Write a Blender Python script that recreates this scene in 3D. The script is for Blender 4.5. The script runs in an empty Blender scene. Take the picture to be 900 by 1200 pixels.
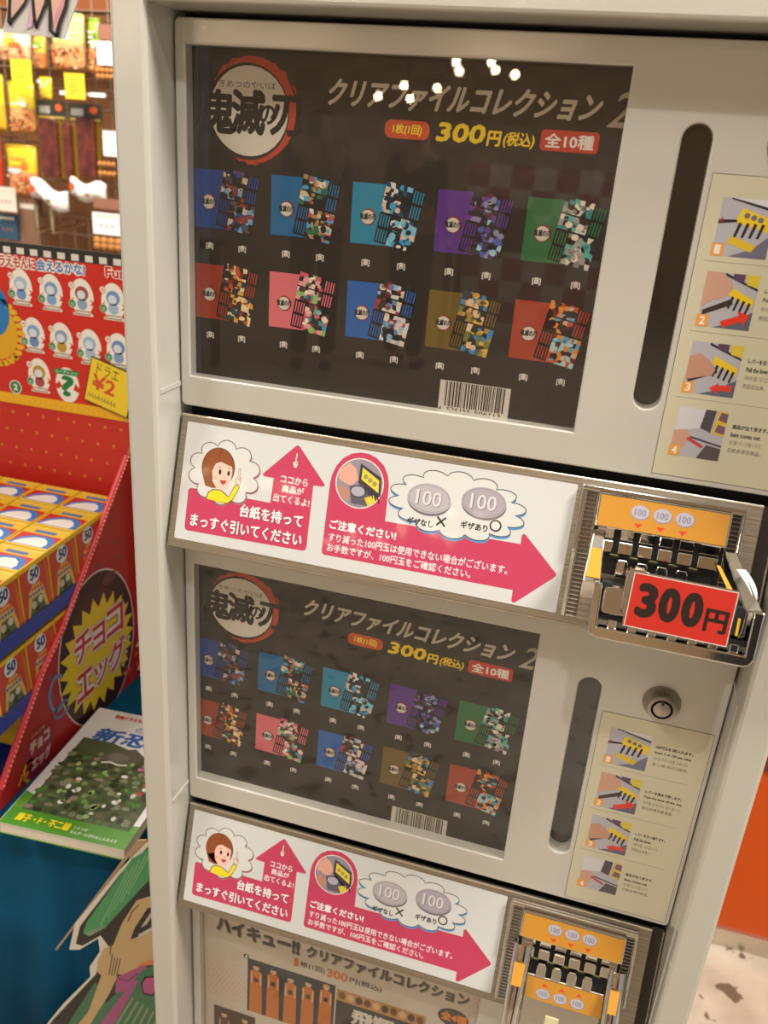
import bpy, bmesh, math, random
from mathutils import Matrix, Vector
C = bpy.context.scene.collection
SC = bpy.context.scene
PI = math.pi
# ---------------------------------------------------------------- camera, world, lamps, exposure
cd = bpy.data.cameras.new('camera'); cam = bpy.data.objects.new('camera', cd); C.objects.link(cam)
right = Vector((0.95765, 0.27885, 0.07172)); down = Vector((0.17148, -0.35226, -0.92006)); fwd = Vector((-0.23129, 0.8934, -0.38516))
m = Matrix((right, -down, -fwd)).transposed().to_4x4(); m.translation = (0.38524, -0.71691, 1.44762)
cam.matrix_world = m
cd.sensor_fit = 'VERTICAL'; cd.sensor_height = 24; cd.sensor_width = 18; cd.lens = 999.27/1200*24
cd.clip_start = 0.05; cd.clip_end = 60
cd.dof.use_dof = True; cd.dof.focus_distance = 0.80; cd.dof.aperture_fstop = 4.8
SC.camera = cam
w = bpy.data.worlds.new('world'); SC.world = w; w.use_nodes = True
w.node_tree.nodes['Background'].inputs[0].default_value = (.97, 0.99, 1.0, 1); w.node_tree.nodes['Background'].inputs[1].default_value = 0.42
SC.view_settings.view_transform = 'Standard'; SC.view_settings.look = 'None'; SC.view_settings.gamma = 1; SC.view_settings.use_curve_mapping = False
SC.view_settings.exposure = -0.22
def lamp(name, kind, loc, energy, col=(1, .93, .84), size=.1, aim=None):
    l = bpy.data.lights.new(name, kind); l.energy = energy; l.color = col
    if kind == 'AREA': l.shape = 'SQUARE'; l.size = size
    else: l.shadow_soft_size = size
    o = bpy.data.objects.new(name, l); C.objects.link(o); o.location = loc
    if aim is not None: o.rotation_euler = (Vector(aim)-Vector(loc)).to_track_quat('-Z', 'Y').to_euler()
    return o
lamp('ceiling_spotlight', 'SPOT', (0.50, -1.35, 3.2), 75, col=(.96, .985, 1.0), size=.035, aim=(.3, 0, 1.1)).data.spot_size = 2.0
lamp('aisle_lamp', 'AREA', (-1.2, -1.2, 3.2), 42, size=.6, aim=(-.6, .3, .9))
lamp('shelf_lamp', 'AREA', (-1.5, 1.1, 3.0), 110, size=.7, aim=(-1.65, 2.3, 1.3))
lamp('hall_lamp', 'AREA', (0.8, -5.5, 3.1), 130, size=1.2, aim=(.8, -6.2, 0))
lamp('floor_fill_light', 'AREA', (1.6, -.4, 3.2), 115, size=.5, aim=(1.0, .4, 0))  # unseen overhead fill, strength set to brighten the floor beside the machine

# ---------------------------------------------------------------- materials
def lin(h):
    if isinstance(h, str): h = tuple(int(h[i:i+2], 16)/255 for i in (0, 2, 4))
    return tuple(c/12.92 if c <= .04045 else ((c+.055)/1.055)**2.4 for c in h[:3]) + (1,)
MATS = {}
def mat(col, rough=.55, metal=0.0, coat=0.0, emit=0, spec=.5, name=None, bump=None, coatr=.05):
    key = (col, rough, metal, coat, emit, spec, bump)
    if key in MATS: return MATS[key]
    M = bpy.data.materials.new(name or 'paint_'+(col if isinstance(col, str) else 'mix')); M.use_nodes = True
    nt = M.node_tree; b = nt.nodes['Principled BSDF']
    b.inputs['Base Color'].default_value = lin(col); b.inputs['Roughness'].default_value = rough
    b.inputs['Metallic'].default_value = metal; b.inputs['Coat Weight'].default_value = coat; b.inputs['Coat Roughness'].default_value = coatr
    b.inputs['Specular IOR Level'].default_value = spec
    if emit: b.inputs['Emission Color'].default_value = lin(col); b.inputs['Emission Strength'].default_value = emit
    if bump:
        sc, st = bump
        tc = nt.nodes.new('ShaderNodeTexCoord'); n = nt.nodes.new('ShaderNodeTexNoise'); n.inputs['Scale'].default_value = sc; n.inputs['Detail'].default_value = 3
        bp = nt.nodes.new('ShaderNodeBump'); bp.inputs['Strength'].default_value = st; bp.inputs['Distance'].default_value = .001
        nt.links.new(tc.outputs['Object'], n.inputs['Vector']); nt.links.new(n.outputs['Fac'], bp.inputs['Height']); nt.links.new(bp.outputs['Normal'], b.inputs['Coat Normal' if coat else 'Normal'])
        if coat: nt.links.new(bp.outputs['Normal'], b.inputs['Coat Normal'])
    MATS[key] = M
    return M
def ramp_mat(name, stops, scale=(5, 5, 5), rough=.6, metal=0, kind='noise', coat=0, detail=4, bump=0, interp='LINEAR', tscale=1):
    M = bpy.data.materials.new(name); M.use_nodes = True; nt = M.node_tree; b = nt.nodes['Principled BSDF']
    tc = nt.nodes.new('ShaderNodeTexCoord'); mp = nt.nodes.new('ShaderNodeMapping'); mp.inputs['Scale'].default_value = scale
    nt.links.new(tc.outputs['Object'], mp.inputs['Vector'])
    if kind == 'noise': t = nt.nodes.new('ShaderNodeTexNoise'); t.inputs['Detail'].default_value = detail; out = t.outputs['Fac']
    elif kind == 'voronoi': t = nt.nodes.new('ShaderNodeTexVoronoi'); out = t.outputs['Color']
    elif kind == 'wave': t = nt.nodes.new('ShaderNodeTexWave'); t.inputs['Distortion'].default_value = 3; out = t.outputs['Fac']
    t.inputs['Scale'].default_value = tscale
    nt.links.new(mp.outputs[0], t.inputs['Vector'])
    r = nt.nodes.new('ShaderNodeValToRGB'); r.color_ramp.interpolation = interp
    els = r.color_ramp.elements
    while len(els) < len(stops): els.new(.5)
    for e, (p, c) in zip(els, stops): e.position = p; e.color = lin(c)
    nt.links.new(out, r.inputs[0]); nt.links.new(r.outputs[0], b.inputs['Base Color'])
    b.inputs['Roughness'].default_value = rough; b.inputs['Metallic'].default_value = metal; b.inputs['Coat Weight'].default_value = coat; b.inputs['Coat Roughness'].default_value = .06
    if bump:
        bp = nt.nodes.new('ShaderNodeBump'); bp.inputs['Strength'].default_value = bump; bp.inputs['Distance'].default_value = .002
        nt.links.new(out, bp.inputs['Height']); nt.links.new(bp.outputs[0], b.inputs['Normal'])
    return M
BODY = mat('c3c0b5', .38, 0, .7, name='cream_powder_coat', bump=(300, .16), coatr=.03)
DOORM = mat('c6c2b7', .36, 0, .8, name='cream_gloss_paint', bump=(300, .12), coatr=.02)
BLACK = mat('14110f', .6, name='black_matt'); DARK = mat('2a2622', .5)
CHROME = mat('e0ddd8', .07, 1.0, name='chrome'); CHROME2 = mat('c9c5be', .16, 1.0, name='worn_chrome')
CLEARP = mat('b9b3a5', .22, .35, .6, name='smoked_plastic_rib')
def brushed():
    M = ramp_mat('brushed_steel', [(.3, '8e867a'), (.7, 'b0a898')], (6, 600, 600), .36, .9, bump=.15)
    return M
STEEL = brushed()
def glass():
    M = bpy.data.materials.new('clear_acrylic'); M.use_nodes = True; nt = M.node_tree; nt.nodes.clear()
    o = nt.nodes.new('ShaderNodeOutputMaterial'); mx = nt.nodes.new('ShaderNodeMixShader'); t = nt.nodes.new('ShaderNodeBsdfTransparent'); g = nt.nodes.new('ShaderNodeBsdfGlossy'); f = nt.nodes.new('ShaderNodeMath'); lw = nt.nodes.new('ShaderNodeLayerWeight'); pw = nt.nodes.new('ShaderNodeMath')
    lw.inputs[0].default_value = .5; pw.operation = 'POWER'; pw.inputs[1].default_value = 5; f.operation = 'MULTIPLY_ADD'; f.inputs[1].default_value = .92; f.inputs[2].default_value = .058
    nt.links.new(lw.outputs['Facing'], pw.inputs[0]); nt.links.new(pw.outputs[0], f.inputs[0])
    g.inputs['Roughness'].default_value = .012; t.inputs['Color'].default_value = (.96, .95, .93, 1)
    nt.links.new(f.outputs[0], mx.inputs[0]); nt.links.new(t.outputs[0], mx.inputs[1]); nt.links.new(g.outputs[0], mx.inputs[2]); nt.links.new(mx.outputs[0], o.inputs[0])
    return M
GLASS = glass()
def clear():
    M = bpy.data.materials.new('clear_acrylic_inside'); M.use_nodes = True; nt = M.node_tree; nt.nodes.clear()
    o = nt.nodes.new('ShaderNodeOutputMaterial'); t = nt.nodes.new('ShaderNodeBsdfTransparent'); nt.links.new(t.outputs[0], o.inputs[0]); return M
CLEAR = clear()
def pane(x0, x1, y0, y1, z0, z1):
    g = G(); g.box(x0, x1, y0, y1, z0, z1, CLEAR); g.mi[1] = g.slot(GLASS); return g

# ---------------------------------------------------------------- object helpers
WORLD = {}
def tag(o, label=None, cat=None, group=None, kind=None):
    for k, v in (('label', label), ('category', cat), ('group', group), ('kind', kind)):
        if v: o[k] = v
    return o
def link(name, data, parent=None, world=None):
    o = bpy.data.objects.new(name, data); C.objects.link(o)
    world = world if world is not None else Matrix()
    WORLD[o] = world
    if parent: o.parent = parent; o.matrix_basis = WORLD[parent].inverted() @ world
    else: o.matrix_basis = world
    return o
def empty(name, loc, label, cat, group=None, rz=0):
    o = link(name, None, None, Matrix.Translation(loc) @ Matrix.Rotation(rz, 4, 'Z')); o.empty_display_size = .05
    return tag(o, label, cat, group)
class G:
    """collects solid geometry for one mesh"""
    def __init__(s): s.v = []; s.f = []; s.mi = []; s.m = []; s.sm = []
    def slot(s, m):
        if m not in s.m: s.m.append(m)
        return s.m.index(m)
    def add(s, vs, fs, m, smooth=False, M=None):
        b = len(s.v); s.v += [tuple((M @ Vector(p)) if M else p) for p in vs]; k = s.slot(m)
        for f in fs: s.f.append([b+i for i in f]); s.mi.append(k); s.sm.append(smooth)
        return s
    def box(s, x0, x1, y0, y1, z0, z1, m, M=None):
        if x0 > x1: x0, x1 = x1, x0
        if y0 > y1: y0, y1 = y1, y0
        if z0 > z1: z0, z1 = z1, z0
        v = [(x0, y0, z0), (x1, y0, z0), (x1, y1, z0), (x0, y1, z0), (x0, y0, z1), (x1, y0, z1), (x1, y1, z1), (x0, y1, z1)]
        return s.add(v, [(0, 3, 2, 1), (4, 5, 6, 7), (0, 1, 5, 4), (1, 2, 6, 5), (2, 3, 7, 6), (3, 0, 4, 7)], m, False, M)
    def prism(s, pts, z0, z1, m, M=None, smooth=False):
        n = len(pts); a = sum(pts[i][0]*pts[(i+1) % n][1]-pts[(i+1) % n][0]*pts[i][1] for i in range(n))
        if a < 0: pts = pts[::-1]
        v = [(p[0], p[1], z0) for p in pts]+[(p[0], p[1], z1) for p in pts]
        s.add(v, [list(range(n))[::-1], list(range(n, 2*n))], m, False, M)
        b = len(s.v)-2*n; k = s.slot(m)
        for i in range(n): j = (i+1) % n; s.f.append([b+i, b+j, b+n+j, b+n+i]); s.mi.append(k); s.sm.append(smooth)
        return s
    def tube(s, path, r, m, n=10, M=None, caps=True):
        path = [Vector(p) for p in path]; v = []; f = []
        for i, p in enumerate(path):
            d = (path[min(i+1, len(path)-1)]-path[max(i-1, 0)]).normalized()
            a = d.orthogonal().normalized() if i == 0 else (pa - d*pa.dot(d)).normalized()
            pa = a; b = d.cross(a); rr = r[i] if isinstance(r, (list, tuple)) else r
            for k in range(n): t = 2*PI*k/n; v.append(tuple(p+(a*math.cos(t)+b*math.sin(t))*rr))
        for i in range(len(path)-1):
            for k in range(n): f.append((i*n+k, i*n+(k+1) % n, (i+1)*n+(k+1) % n, (i+1)*n+k))
        s.add(v, f, m, True, M)
        if caps: s.add(v[:n], [list(range(n))[::-1]], m, False, M); s.add(v[-n:], [list(range(n))], m, False, M)
        return s
    def build(s, name, parent=None, world=None, bevel=0, seg=2, weld=False):
        me = bpy.data.meshes.new(name); me.from_pydata(s.v, [], s.f)
        for m in s.m: me.materials.append(m)
        me.polygons.foreach_set('material_index', s.mi); me.polygons.foreach_set('use_smooth', s.sm); me.update()
        o = link(name, me, parent, world)
        if bevel:
            b = o.modifiers.new('bevel', 'BEVEL'); b.width = bevel; b.segments = seg; b.limit_method = 'ANGLE'; b.angle_limit = .6
            b.harden_normals = False
        return o
TC = {}
def text_geo(s):
    """outline of a string as flat faces, from Blender's own font"""
    if s in TC: return TC[s]
    cu = bpy.data.curves.new('t', 'FONT'); cu.body = s; cu.resolution_u = 5 if len(s) < 3 else 2; cu.fill_mode = 'FRONT'
    o = bpy.data.objects.new('t', cu); C.objects.link(o); bpy.context.view_layer.update()
    me = o.evaluated_get(bpy.context.evaluated_depsgraph_get()).to_mesh()
    vs = [(v.co.x, v.co.y) for v in me.vertices]; fs = [tuple(p.vertices) for p in me.polygons]
    o.to_mesh_clear(); bpy.data.objects.remove(o); bpy.data.curves.remove(cu)
    xs = [v[0] for v in vs] or [0, 1]; ys = [v[1] for v in vs] or [0, 1]
    TC[s] = (vs, fs, (min(xs), min(ys), max(xs), max(ys))); return TC[s]
def circ(cx, cy, rx, ry=None, n=32, a0=0, a1=2*PI):
    ry = ry or rx; return [(cx+rx*math.cos(a0+(a1-a0)*i/n), cy+ry*math.sin(a0+(a1-a0)*i/n)) for i in range(n if abs(a1-a0-2*PI) < 1e-6 else n+1)]
def rrect(x0, y0, x1, y1, r, n=5):
    p = []
    for cx, cy, a in ((x1-r, y1-r, 0), (x0+r, y1-r, PI/2), (x0+r, y0+r, PI), (x1-r, y0+r, 3*PI/2)): p += [(cx+r*math.cos(a+PI/2*i/n), cy+r*math.sin(a+PI/2*i/n)) for i in range(n+1)]
    return p
def cloud(cx, cy, rx, ry, bumps, amp=.12, n=9, rot=0):
    p = []
    for b in range(bumps):
        for i in range(n):
            t = (b+i/n)*2*PI/bumps+rot; k = 1-amp+amp*1.6*math.sin(PI*i/n)**.7
            p.append((cx+rx*k*math.cos(t), cy+ry*k*math.sin(t)))
    return p
def star(cx, cy, r1, r2, n, rot=PI/2, sx=1):
    return [(cx+sx*(r1 if i % 2 == 0 else r2)*math.cos(rot+PI*i/n), cy+(r1 if i % 2 == 0 else r2)*math.sin(rot+PI*i/n)) for i in range(2*n)]
class Print(G):
    """flat print: coloured shapes in the local XY plane, each layer a hair above the last"""
    E = .00004
    def __init__(s, unit=.001, rough=.55, coat=0, L=0, tf=None): super().__init__(); s.u = unit; s.L = L; s.r = rough; s.c = coat; s.tf = tf
    def M(s, c): return mat(c, s.r, 0, s.c) if isinstance(c, str) else c
    def poly(s, pts, c, l=0):
        if s.tf: pts = [s.tf(*p) for p in pts]
        z = (s.L+l)*s.E; n = len(pts); a = sum(pts[i][0]*pts[(i+1) % n][1]-pts[(i+1) % n][0]*pts[i][1] for i in range(n))
        if a < 0: pts = pts[::-1]
        return s.add([(p[0]*s.u, p[1]*s.u, z) for p in pts], [list(range(len(pts)))], s.M(c))
    def rect(s, x0, y0, x1, y1, c, l=0): return s.poly([(x0, y0), (x1, y0), (x1, y1), (x0, y1)], c, l)
    def stroke(s, pts, wd, c, l=0, closed=False):
        pts = list(pts); n = len(pts); z = (s.L+l)*s.E; A = []; B = []
        for i in range(n):
            a = pts[(i-1) % n] if (closed or i > 0) else pts[i]; b = pts[(i+1) % n] if (closed or i < n-1) else pts[i]
            d = Vector((b[0]-a[0], b[1]-a[1])); d = d.normalized() if d.length else Vector((1, 0)); nx, ny = -d.y, d.x
            A.append((pts[i][0]+nx*wd/2, pts[i][1]+ny*wd/2)); B.append((pts[i][0]-nx*wd/2, pts[i][1]-ny*wd/2))
        T = (lambda p: s.tf(*p)) if s.tf else (lambda p: p)
        vs = [T(p) for p in A+B]; fs = []
        for i in range(n if closed else n-1): j = (i+1) % n; fs.append((i, n+i, n+j, j))
        return s.add([(p[0]*s.u, p[1]*s.u, z) for p in vs], fs, s.M(c))
    def text(s, t, x0, y0, x1, y1, c, l=1, bold=.02, shear=0, slope=0, keep=False):
        """fit text into the box; shear leans it, slope (dy per dx) runs it uphill"""
        vs, fs, (a, b, c2, d) = text_geo(t); r = bold*(y1-y0)*1.15
        sx = (x1-x0-2*r)/max(c2-a, 1e-6); sy = (y1-y0-2*r)/max(d-b, 1e-6)
        n = 0 if bold < .012 else (4 if bold < .028 else 8)      # heavier faces are struck several times
        for k in range(max(1, n)):
            ox, oy = (r*math.cos(2*PI*k/n), r*math.sin(2*PI*k/n)) if n else (0, 0); out = []
            for vx, vy in vs:
                px = (vx-a)*sx+r+ox; py = (vy-b)*sy+r+oy; q = (x0+px+py*shear, y0+py+px*slope)
                if s.tf: q = s.tf(*q)
                out.append((q[0]*s.u, q[1]*s.u, (s.L+l)*s.E+k*.0000035))
            s.add(out, fs, s.M(c))
        return s
def clipx(g, xmax, ymax=None):
    """cut a print where the sheet ends"""
    bm = bmesh.new(); me = g.data; bm.from_mesh(me)
    for co, no in ([((xmax, 0, 0), (1, 0, 0))] + ([((0, ymax, 0), (0, 1, 0))] if ymax is not None else [])):
        bmesh.ops.bisect_plane(bm, geom=bm.verts[:]+bm.edges[:]+bm.faces[:], plane_co=co, plane_no=no, clear_outer=True)
    bm.to_mesh(me); bm.free()
def curve_plate(name, loops, thick, bevel, m, parent, world, res=3):
    cu = bpy.data.curves.new('c', 'CURVE'); cu.dimensions = '2D'; cu.fill_mode = 'BOTH'; cu.extrude = thick/2-bevel; cu.bevel_depth = bevel; cu.bevel_resolution = res; cu.offset = -bevel
    for lp in loops:
        sp = cu.splines.new('POLY'); sp.points.add(len(lp)-1); sp.use_cyclic_u = True
        for p, q in zip(sp.points, lp): p.co = (q[0], q[1], 0, 1)
    o = bpy.data.objects.new('c', cu); C.objects.link(o); bpy.context.view_layer.update()
    me = bpy.data.meshes.new_from_object(o.evaluated_get(bpy.context.evaluated_depsgraph_get())); bpy.data.objects.remove(o)
    me.materials.clear(); me.materials.append(m); me.name = name
    for p in me.polygons: p.use_smooth = False
    return link(name, me, parent, world)
UP = Matrix(((1, 0, 0, 0), (0, 0, -1, 0), (0, 1, 0, 0), (0, 0, 0, 1)))          # print plane -> upright, facing -y
SIDE = Matrix(((0, 0, 1, 0), (1, 0, 0, 0), (0, 1, 0, 0), (0, 0, 0, 1)))         # print plane -> upright, facing +x (X = +y)
def upright(x, y, z): return Matrix.Translation((x, y, z)) @ UP
def cap(s): return s

# ================================================================ SETTING
def stone():
    M = bpy.data.materials.new('speckled_stone_floor'); M.use_nodes = True; nt = M.node_tree; b = nt.nodes['Principled BSDF']; N = nt.nodes.new; Lk = nt.links.new
    tc = N('ShaderNodeTexCoord'); n1 = N('ShaderNodeTexNoise'); n1.inputs['Scale'].default_value = 9; n1.inputs['Detail'].default_value = 6
    r1 = N('ShaderNodeValToRGB'); r1.color_ramp.elements[0].color = lin('a99c8a'); r1.color_ramp.elements[0].position = .3; r1.color_ramp.elements[1].color = lin('cdc1ae'); r1.color_ramp.elements[1].position = .7
    n2 = N('ShaderNodeTexNoise'); n2.inputs['Scale'].default_value = 17; n2.inputs['Detail'].default_value = 2.5
    r2 = N('ShaderNodeValToRGB'); r2.color_ramp.elements[0].position = .60; r2.color_ramp.elements[1].position = .62
    mx = N('ShaderNodeMix'); mx.data_type = 'RGBA'; mx.inputs[7].default_value = lin('6a5c4c')
    for t in (n1, n2): Lk(tc.outputs['Object'], t.inputs['Vector'])
    Lk(n1.outputs[0], r1.inputs[0]); Lk(n2.outputs[0], r2.inputs[0]); Lk(r2.outputs[0], mx.inputs[0]); Lk(r1.outputs[0], mx.inputs[6]); Lk(mx.outputs[2], b.inputs['Base Color']); b.inputs['Roughness'].default_value = .28
    return M
tag(G().box(-5, 5, -10, 3.2, -.05, 0, stone()).build('floor'), kind='structure')
tag(G().box(-5, 5, 2.75, 2.85, 0, 3.4, ramp_mat('brown_wall_board', [(.3, '6b4020'), (.7, '85552f')], (2, 2, 2))).build('wall_back'), kind='structure')
tag(G().box(-5, 5, -10, -9.9, 0, 3.4, ramp_mat('warm_plaster', [(.3, 'b59a78'), (.7, 'c9b08e')], (1, 1, 1))).build('wall_front'), kind='structure')
tag(G().box(-5, 5, -10, 3.2, 3.4, 3.45, mat('cfc2ac', .8)).build('ceiling'), kind='structure')

# ================================================================ VENDING MACHINE
machine = empty('file_vending_machine', (.2625, .2, 0), 'tall cream coin vending machine with stacked poster windows and slanted sign strips', 'vending machine')
XL, XR = -.0115, .5375           # inside of the posts
OL, OR = -.043, .569             # outside
FY = -.043                       # front of the posts
ZT = 1.5446                      # under the top rail
g = G(); g.box(OL, XL, FY, .40, .0, 1.72, BODY); g.build('side_post', machine, None, .004)
g = G(); g.box(XR, OR, FY, .40, .0, 1.72, BODY); g.build('side_post', machine, None, .004)
g = G(); g.box(XL, XR, FY, .40, ZT, 1.72, BODY); g.build('top_rail', machine, None, .003)
g = G(); g.box(XL, XR, .024, .40, .0, ZT, BLACK); g.build('inner_cabinet', machine)
g = G(); g.box(XL, XR, FY, .03, .0, .20, BODY); g.build('base_plinth', machine, None, .003)
# thin folded seams on the insides of the posts
for zz in (1.235, .758, .281): G().box(XL, XL+.0012, -.036, .02, zz-.004, zz, BODY).build('post_seam', machine)
g = G(); g.box(XR-.0012, XR, -.028, .02, .30, 1.03, BODY); g.build('post_seam', machine)

DZ = .4769
def door_loops():
    o = rrect(-.0098, -.3075, .5355, .0196, .005)
    wn = [(0, 0), (.36, 0), (.36, -.2779), (0, -.2779)]
    s = [(.4137+.0108*math.cos(a), -.0455+.0108*math.sin(a)) for a in [PI*i/10 for i in range(11)]] + [(.4137+.0108*math.cos(a), -.2388+.0108*math.sin(a)) for a in [PI+PI*i/10 for i in range(11)]]
    return [o, wn, s]

# ---- the dark poster
random.seed(7)
def art_patch(P, q, pal, l, nx=4, ny=7):
    """abstract colour patchwork inside a leaning sheet: q = TL, TR, BR"""
    (ax, ay), (bx, by), (cx, cy) = q
    def at(s, t): return (ax+(bx-ax)*s+(cx-bx)*t, ay+(by-ay)*s+(cy-by)*t)
    K = [[(min(1, max(0, (i+random.uniform(-.33, .33))/nx)) if 0 < i < nx else i/nx, (j+random.uniform(-.33, .33))/ny if 0 < j < ny else j/ny) for j in range(ny+1)] for i in range(nx+1)]
    for i in range(nx):
        for j in range(ny):
            P.poly([at(*K[i][j]), at(*K[i+1][j]), at(*K[i+1][j+1]), at(*K[i][j+1])], random.choice(pal+['221c19', '2c2522']), l)
    for _ in range(16):
        s_, t_ = random.uniform(.1, .9), random.uniform(.06, .94); x, y = at(s_, t_); r = random.uniform(1, 3.4)
        P.poly(circ(x, y, r, r*random.uniform(.5, 1.2), 9, random.uniform(0, 3), random.uniform(0, 3)+2*PI+1e-3), random.choice(pal), l+1)
def logo(P, cx, cy, k, l, small=False):
    P.poly(circ(cx+1*k, cy, 39.5*k, 40.5*k, 36 if not small else 16), 'b4432c' if not small else '8e2a22', l)
    if not small:
        for i in range(26):     # ragged brush edge of the ring
            a = i*2*PI/26+.1*math.sin(i*5); r = (40+1.2*math.sin(i*7.3))*k
            P.poly([(cx+k+r*math.cos(a-.10), cy+r*math.sin(a-.10)), (cx+k+(r+2.4*k*abs(math.sin(i*2.7)))*math.cos(a), cy+(r+2.4*k*abs(math.sin(i*2.7)))*math.sin(a)), (cx+k+r*math.cos(a+.13), cy+r*math.sin(a+.13))], 'b4432c', l)
        P.poly(circ(cx-3*k, cy-1.5*k, 37.5*k, 37.2*k, 36), '2e2722', l+1)
    P.poly(circ(cx-2*k, cy-1*k, 35.4*k, 34.6*k, 30 if not small else 14), 'd3ccbf', l+2)
    if small:
        P.text('鬼滅の刃', cx-44*k, cy-15*k, cx+40*k, cy+18*k, '1c1715', l+3, .03)
        return
    for t, x0, x1, y0, y1 in (('鬼', -46, -14, -20, 15), ('滅', -19, 13, -19, 16), ('の', 8, 22, -10, 5), ('刃', 17, 45, -18, 13)):
        P.text(t, cx+x0*k, cy+y0*k, cx+x1*k, cy+y1*k, '231d1a', l+3, .032, .03)
    P.text('きめつのやいば', cx-29*k, cy+16.5*k, cx+22*k, cy+22*k, '2b2421', l+3, .006)
    P.stroke([(cx-50*k, cy-18*k), (cx-46*k, cy-9*k), (cx-44*k, cy+2*k), (cx-44*k, cy+12*k)], .7*k, '5a5048', l+1)
def barcode(P, x0, y0, x1, y1, l):
    P.rect(x0, y0, x1, y1, 'cfc8bb', l); x = x0+5; rnd = random.Random(3)
    while x < x1-5.5:
        wd = rnd.choice((.45, .45, .9, 1.3)); P.rect(x, y0+(5.6 if True else 0), x+wd, y1-.6, '211c18', l+1); x += wd+rnd.choice((.45, .5, .9, 1.2))
    P.text('4', x0+.6, y0+1, x0+3.2, y0+5, '211c18', l+1, .012); P.text('526155', x0+8, y0+1, x0+29, y0+5, '211c18', l+1, .012); P.text('506113', x0+33, y0+1, x0+56, y0+5, '211c18', l+1, .012)
def dark_poster():
    P = Print(.001, .45)
    P.rect(-6, -287, 366, 6, '2b2420', 0)
    for i in range(15):
        for j in range(12):
            if (i+j) % 2 == 0 and j < 5: P.rect(-6+i*25, 6-(j+1)*17, min(366, -6+(i+1)*25), 6-j*17, '332c27', 1)
    logo(P, 56, -46, 1, 2)
    ttl = 'クリアファイルコレクション'; x = 123.0
    P.text(ttl, 121.5, -38.8, 339, -18.2, 'cfc6b8', 2, .030, .26)
    P.text('2', 347, -41, 361, -16.5, 'bdb3a4', 2, .012, .30)
    P.poly(rrect(173.4, -59.2, 210.6, -45.6, 5.5), 'c9512c', 2); P.text('1枚(1回)', 179.5, -56.8, 204, -48.2, 'eed23c', 3, .022, .12)
    P.text('300', 215.8, -59.3, 255, -44.8, 'edc829', 3, .05, .16); P.text('円', 257, -60, 267.8, -48.8, 'edc829', 3, .035, .1); P.text('(税込)', 269.5, -60.5, 294, -48.6, 'edc829', 3, .022, .15)
    P.poly(rrect(299.2, -60.2, 343.6, -45.2, 3), 'bf3f2f', 2); P.text('全10種', 302.6, -58, 340, -47.4, 'e9e2d8', 3, .026)
    cols = ['23458f', '1c6698', '1f86a8', '5a3187', '2a6b3e', '9c3a26', 'd96e78', '2560ab', '6e5a26', 'a3402c']
    pals = [['1f2430', '2c4f9c', '6fa1c8', '8a3a2e', 'c9b6a0', '1a1716', '27211f', '4a4f68'], ['4fa4cf', '1b2126', 'd6c19e', 'a88a63', '2f6b4d', 'e2ded4', 'b5574c', '211e1c'],
            ['3f9fd0', '1e2128', '23272f', 'd7c3ab', '7cc4dd', '1a4d72', 'e4dfd6', '31241f'], ['4761a6', '17161c', '23222b', '6a3f96', '8d8bb4', '2a2622', '512a3c', '9fd0d8'],
            ['5fb3a2', 'd4d0c6', 'a3a09a', '1f231f', '2f2a27', '3f8f86', '8a8580', 'e8d9c4'], ['e0a23a', 'c7502c', 'e8cf9d', '1e2a33', '27455a', 'f0d7a0', '8f2c1f', '1b1815'],
            ['e6a0a4', 'f0cfc4', '3f9bb3', '8bbf6b', '2a2422', 'cf5c6e', 'f2e4d8', '5c3a38'], ['6f8fb4', '1c2027', 'd9d4cf', '9db8d6', 'a3303a', '272b35', 'e2c7ae', '2a2725'],
            ['e3b43a', '3e86b8', 'e5c39b', '6d7c3f', '2a2118', 'a98a44', '28404c', 'c9a35f'], ['c94f26', 'e58a35', '1f1b19', '5ca9c4', 'd9b493', '7a2a1c', '2a211d', 'a8d3da']]
    for i in range(10):
        x = 2.3+73.4*(i % 5); y = -94.6 if i < 5 else -174.6
        P.rect(x, y-48.6, x+33.5, y, cols[i], 2)
        fx, fy = x+29.5, y+2.8; q = [(fx, fy), (fx+33.5, fy-6), (fx+24.8, fy-54.6)]
        def at(s_, t_): return (q[0][0]+(q[1][0]-q[0][0])*s_+(q[2][0]-q[1][0])*t_, q[0][1]+(q[1][1]-q[0][1])*s_+(q[2][1]-q[1][1])*t_)
        P.poly([at(0, 0), at(1, 0), at(1, 1), at(0, 1)], '221c19', 3)
        art_patch(P, [at(0, 0), at(.68, 0), at(.68, .5)], pals[i], 4, 6, 6)
        art_patch(P, [at(.32, .5), at(1, .5), at(1, 1)], pals[i], 4, 6, 6)
        for k in range(4):
            for (a, b, c) in ((.73, .03, .22), (.73, .27, .47), (.04, .53, .72), (.04, .77, .97)):
                s0 = a+.07*k; P.poly([at(s0, b), at(s0+.035, b), at(s0+.035, c), at(s0, c)], cols[i], 4)
        P.poly([at(-.02, .24), at(1, .235), at(1, .262), at(-.02, .262)], '1b1614', 6); P.poly([at(0, .49), at(1, .485), at(1, .51), at(0, .515)], '1b1614', 6)
        logo(P, x+14.8, y-26.5, .165, 7, True)
        for dx, t in ((15, '[裏]'), (46.7, '[表]')): P.text(t, x+dx-3.6, y-67, x+dx+3.6, y-60.6, 'd9d2c6', 3, .03)
    barcode(P, 239.5, -278.8, 302, -250.2, 2)
    return P
POSTER = None
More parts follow.
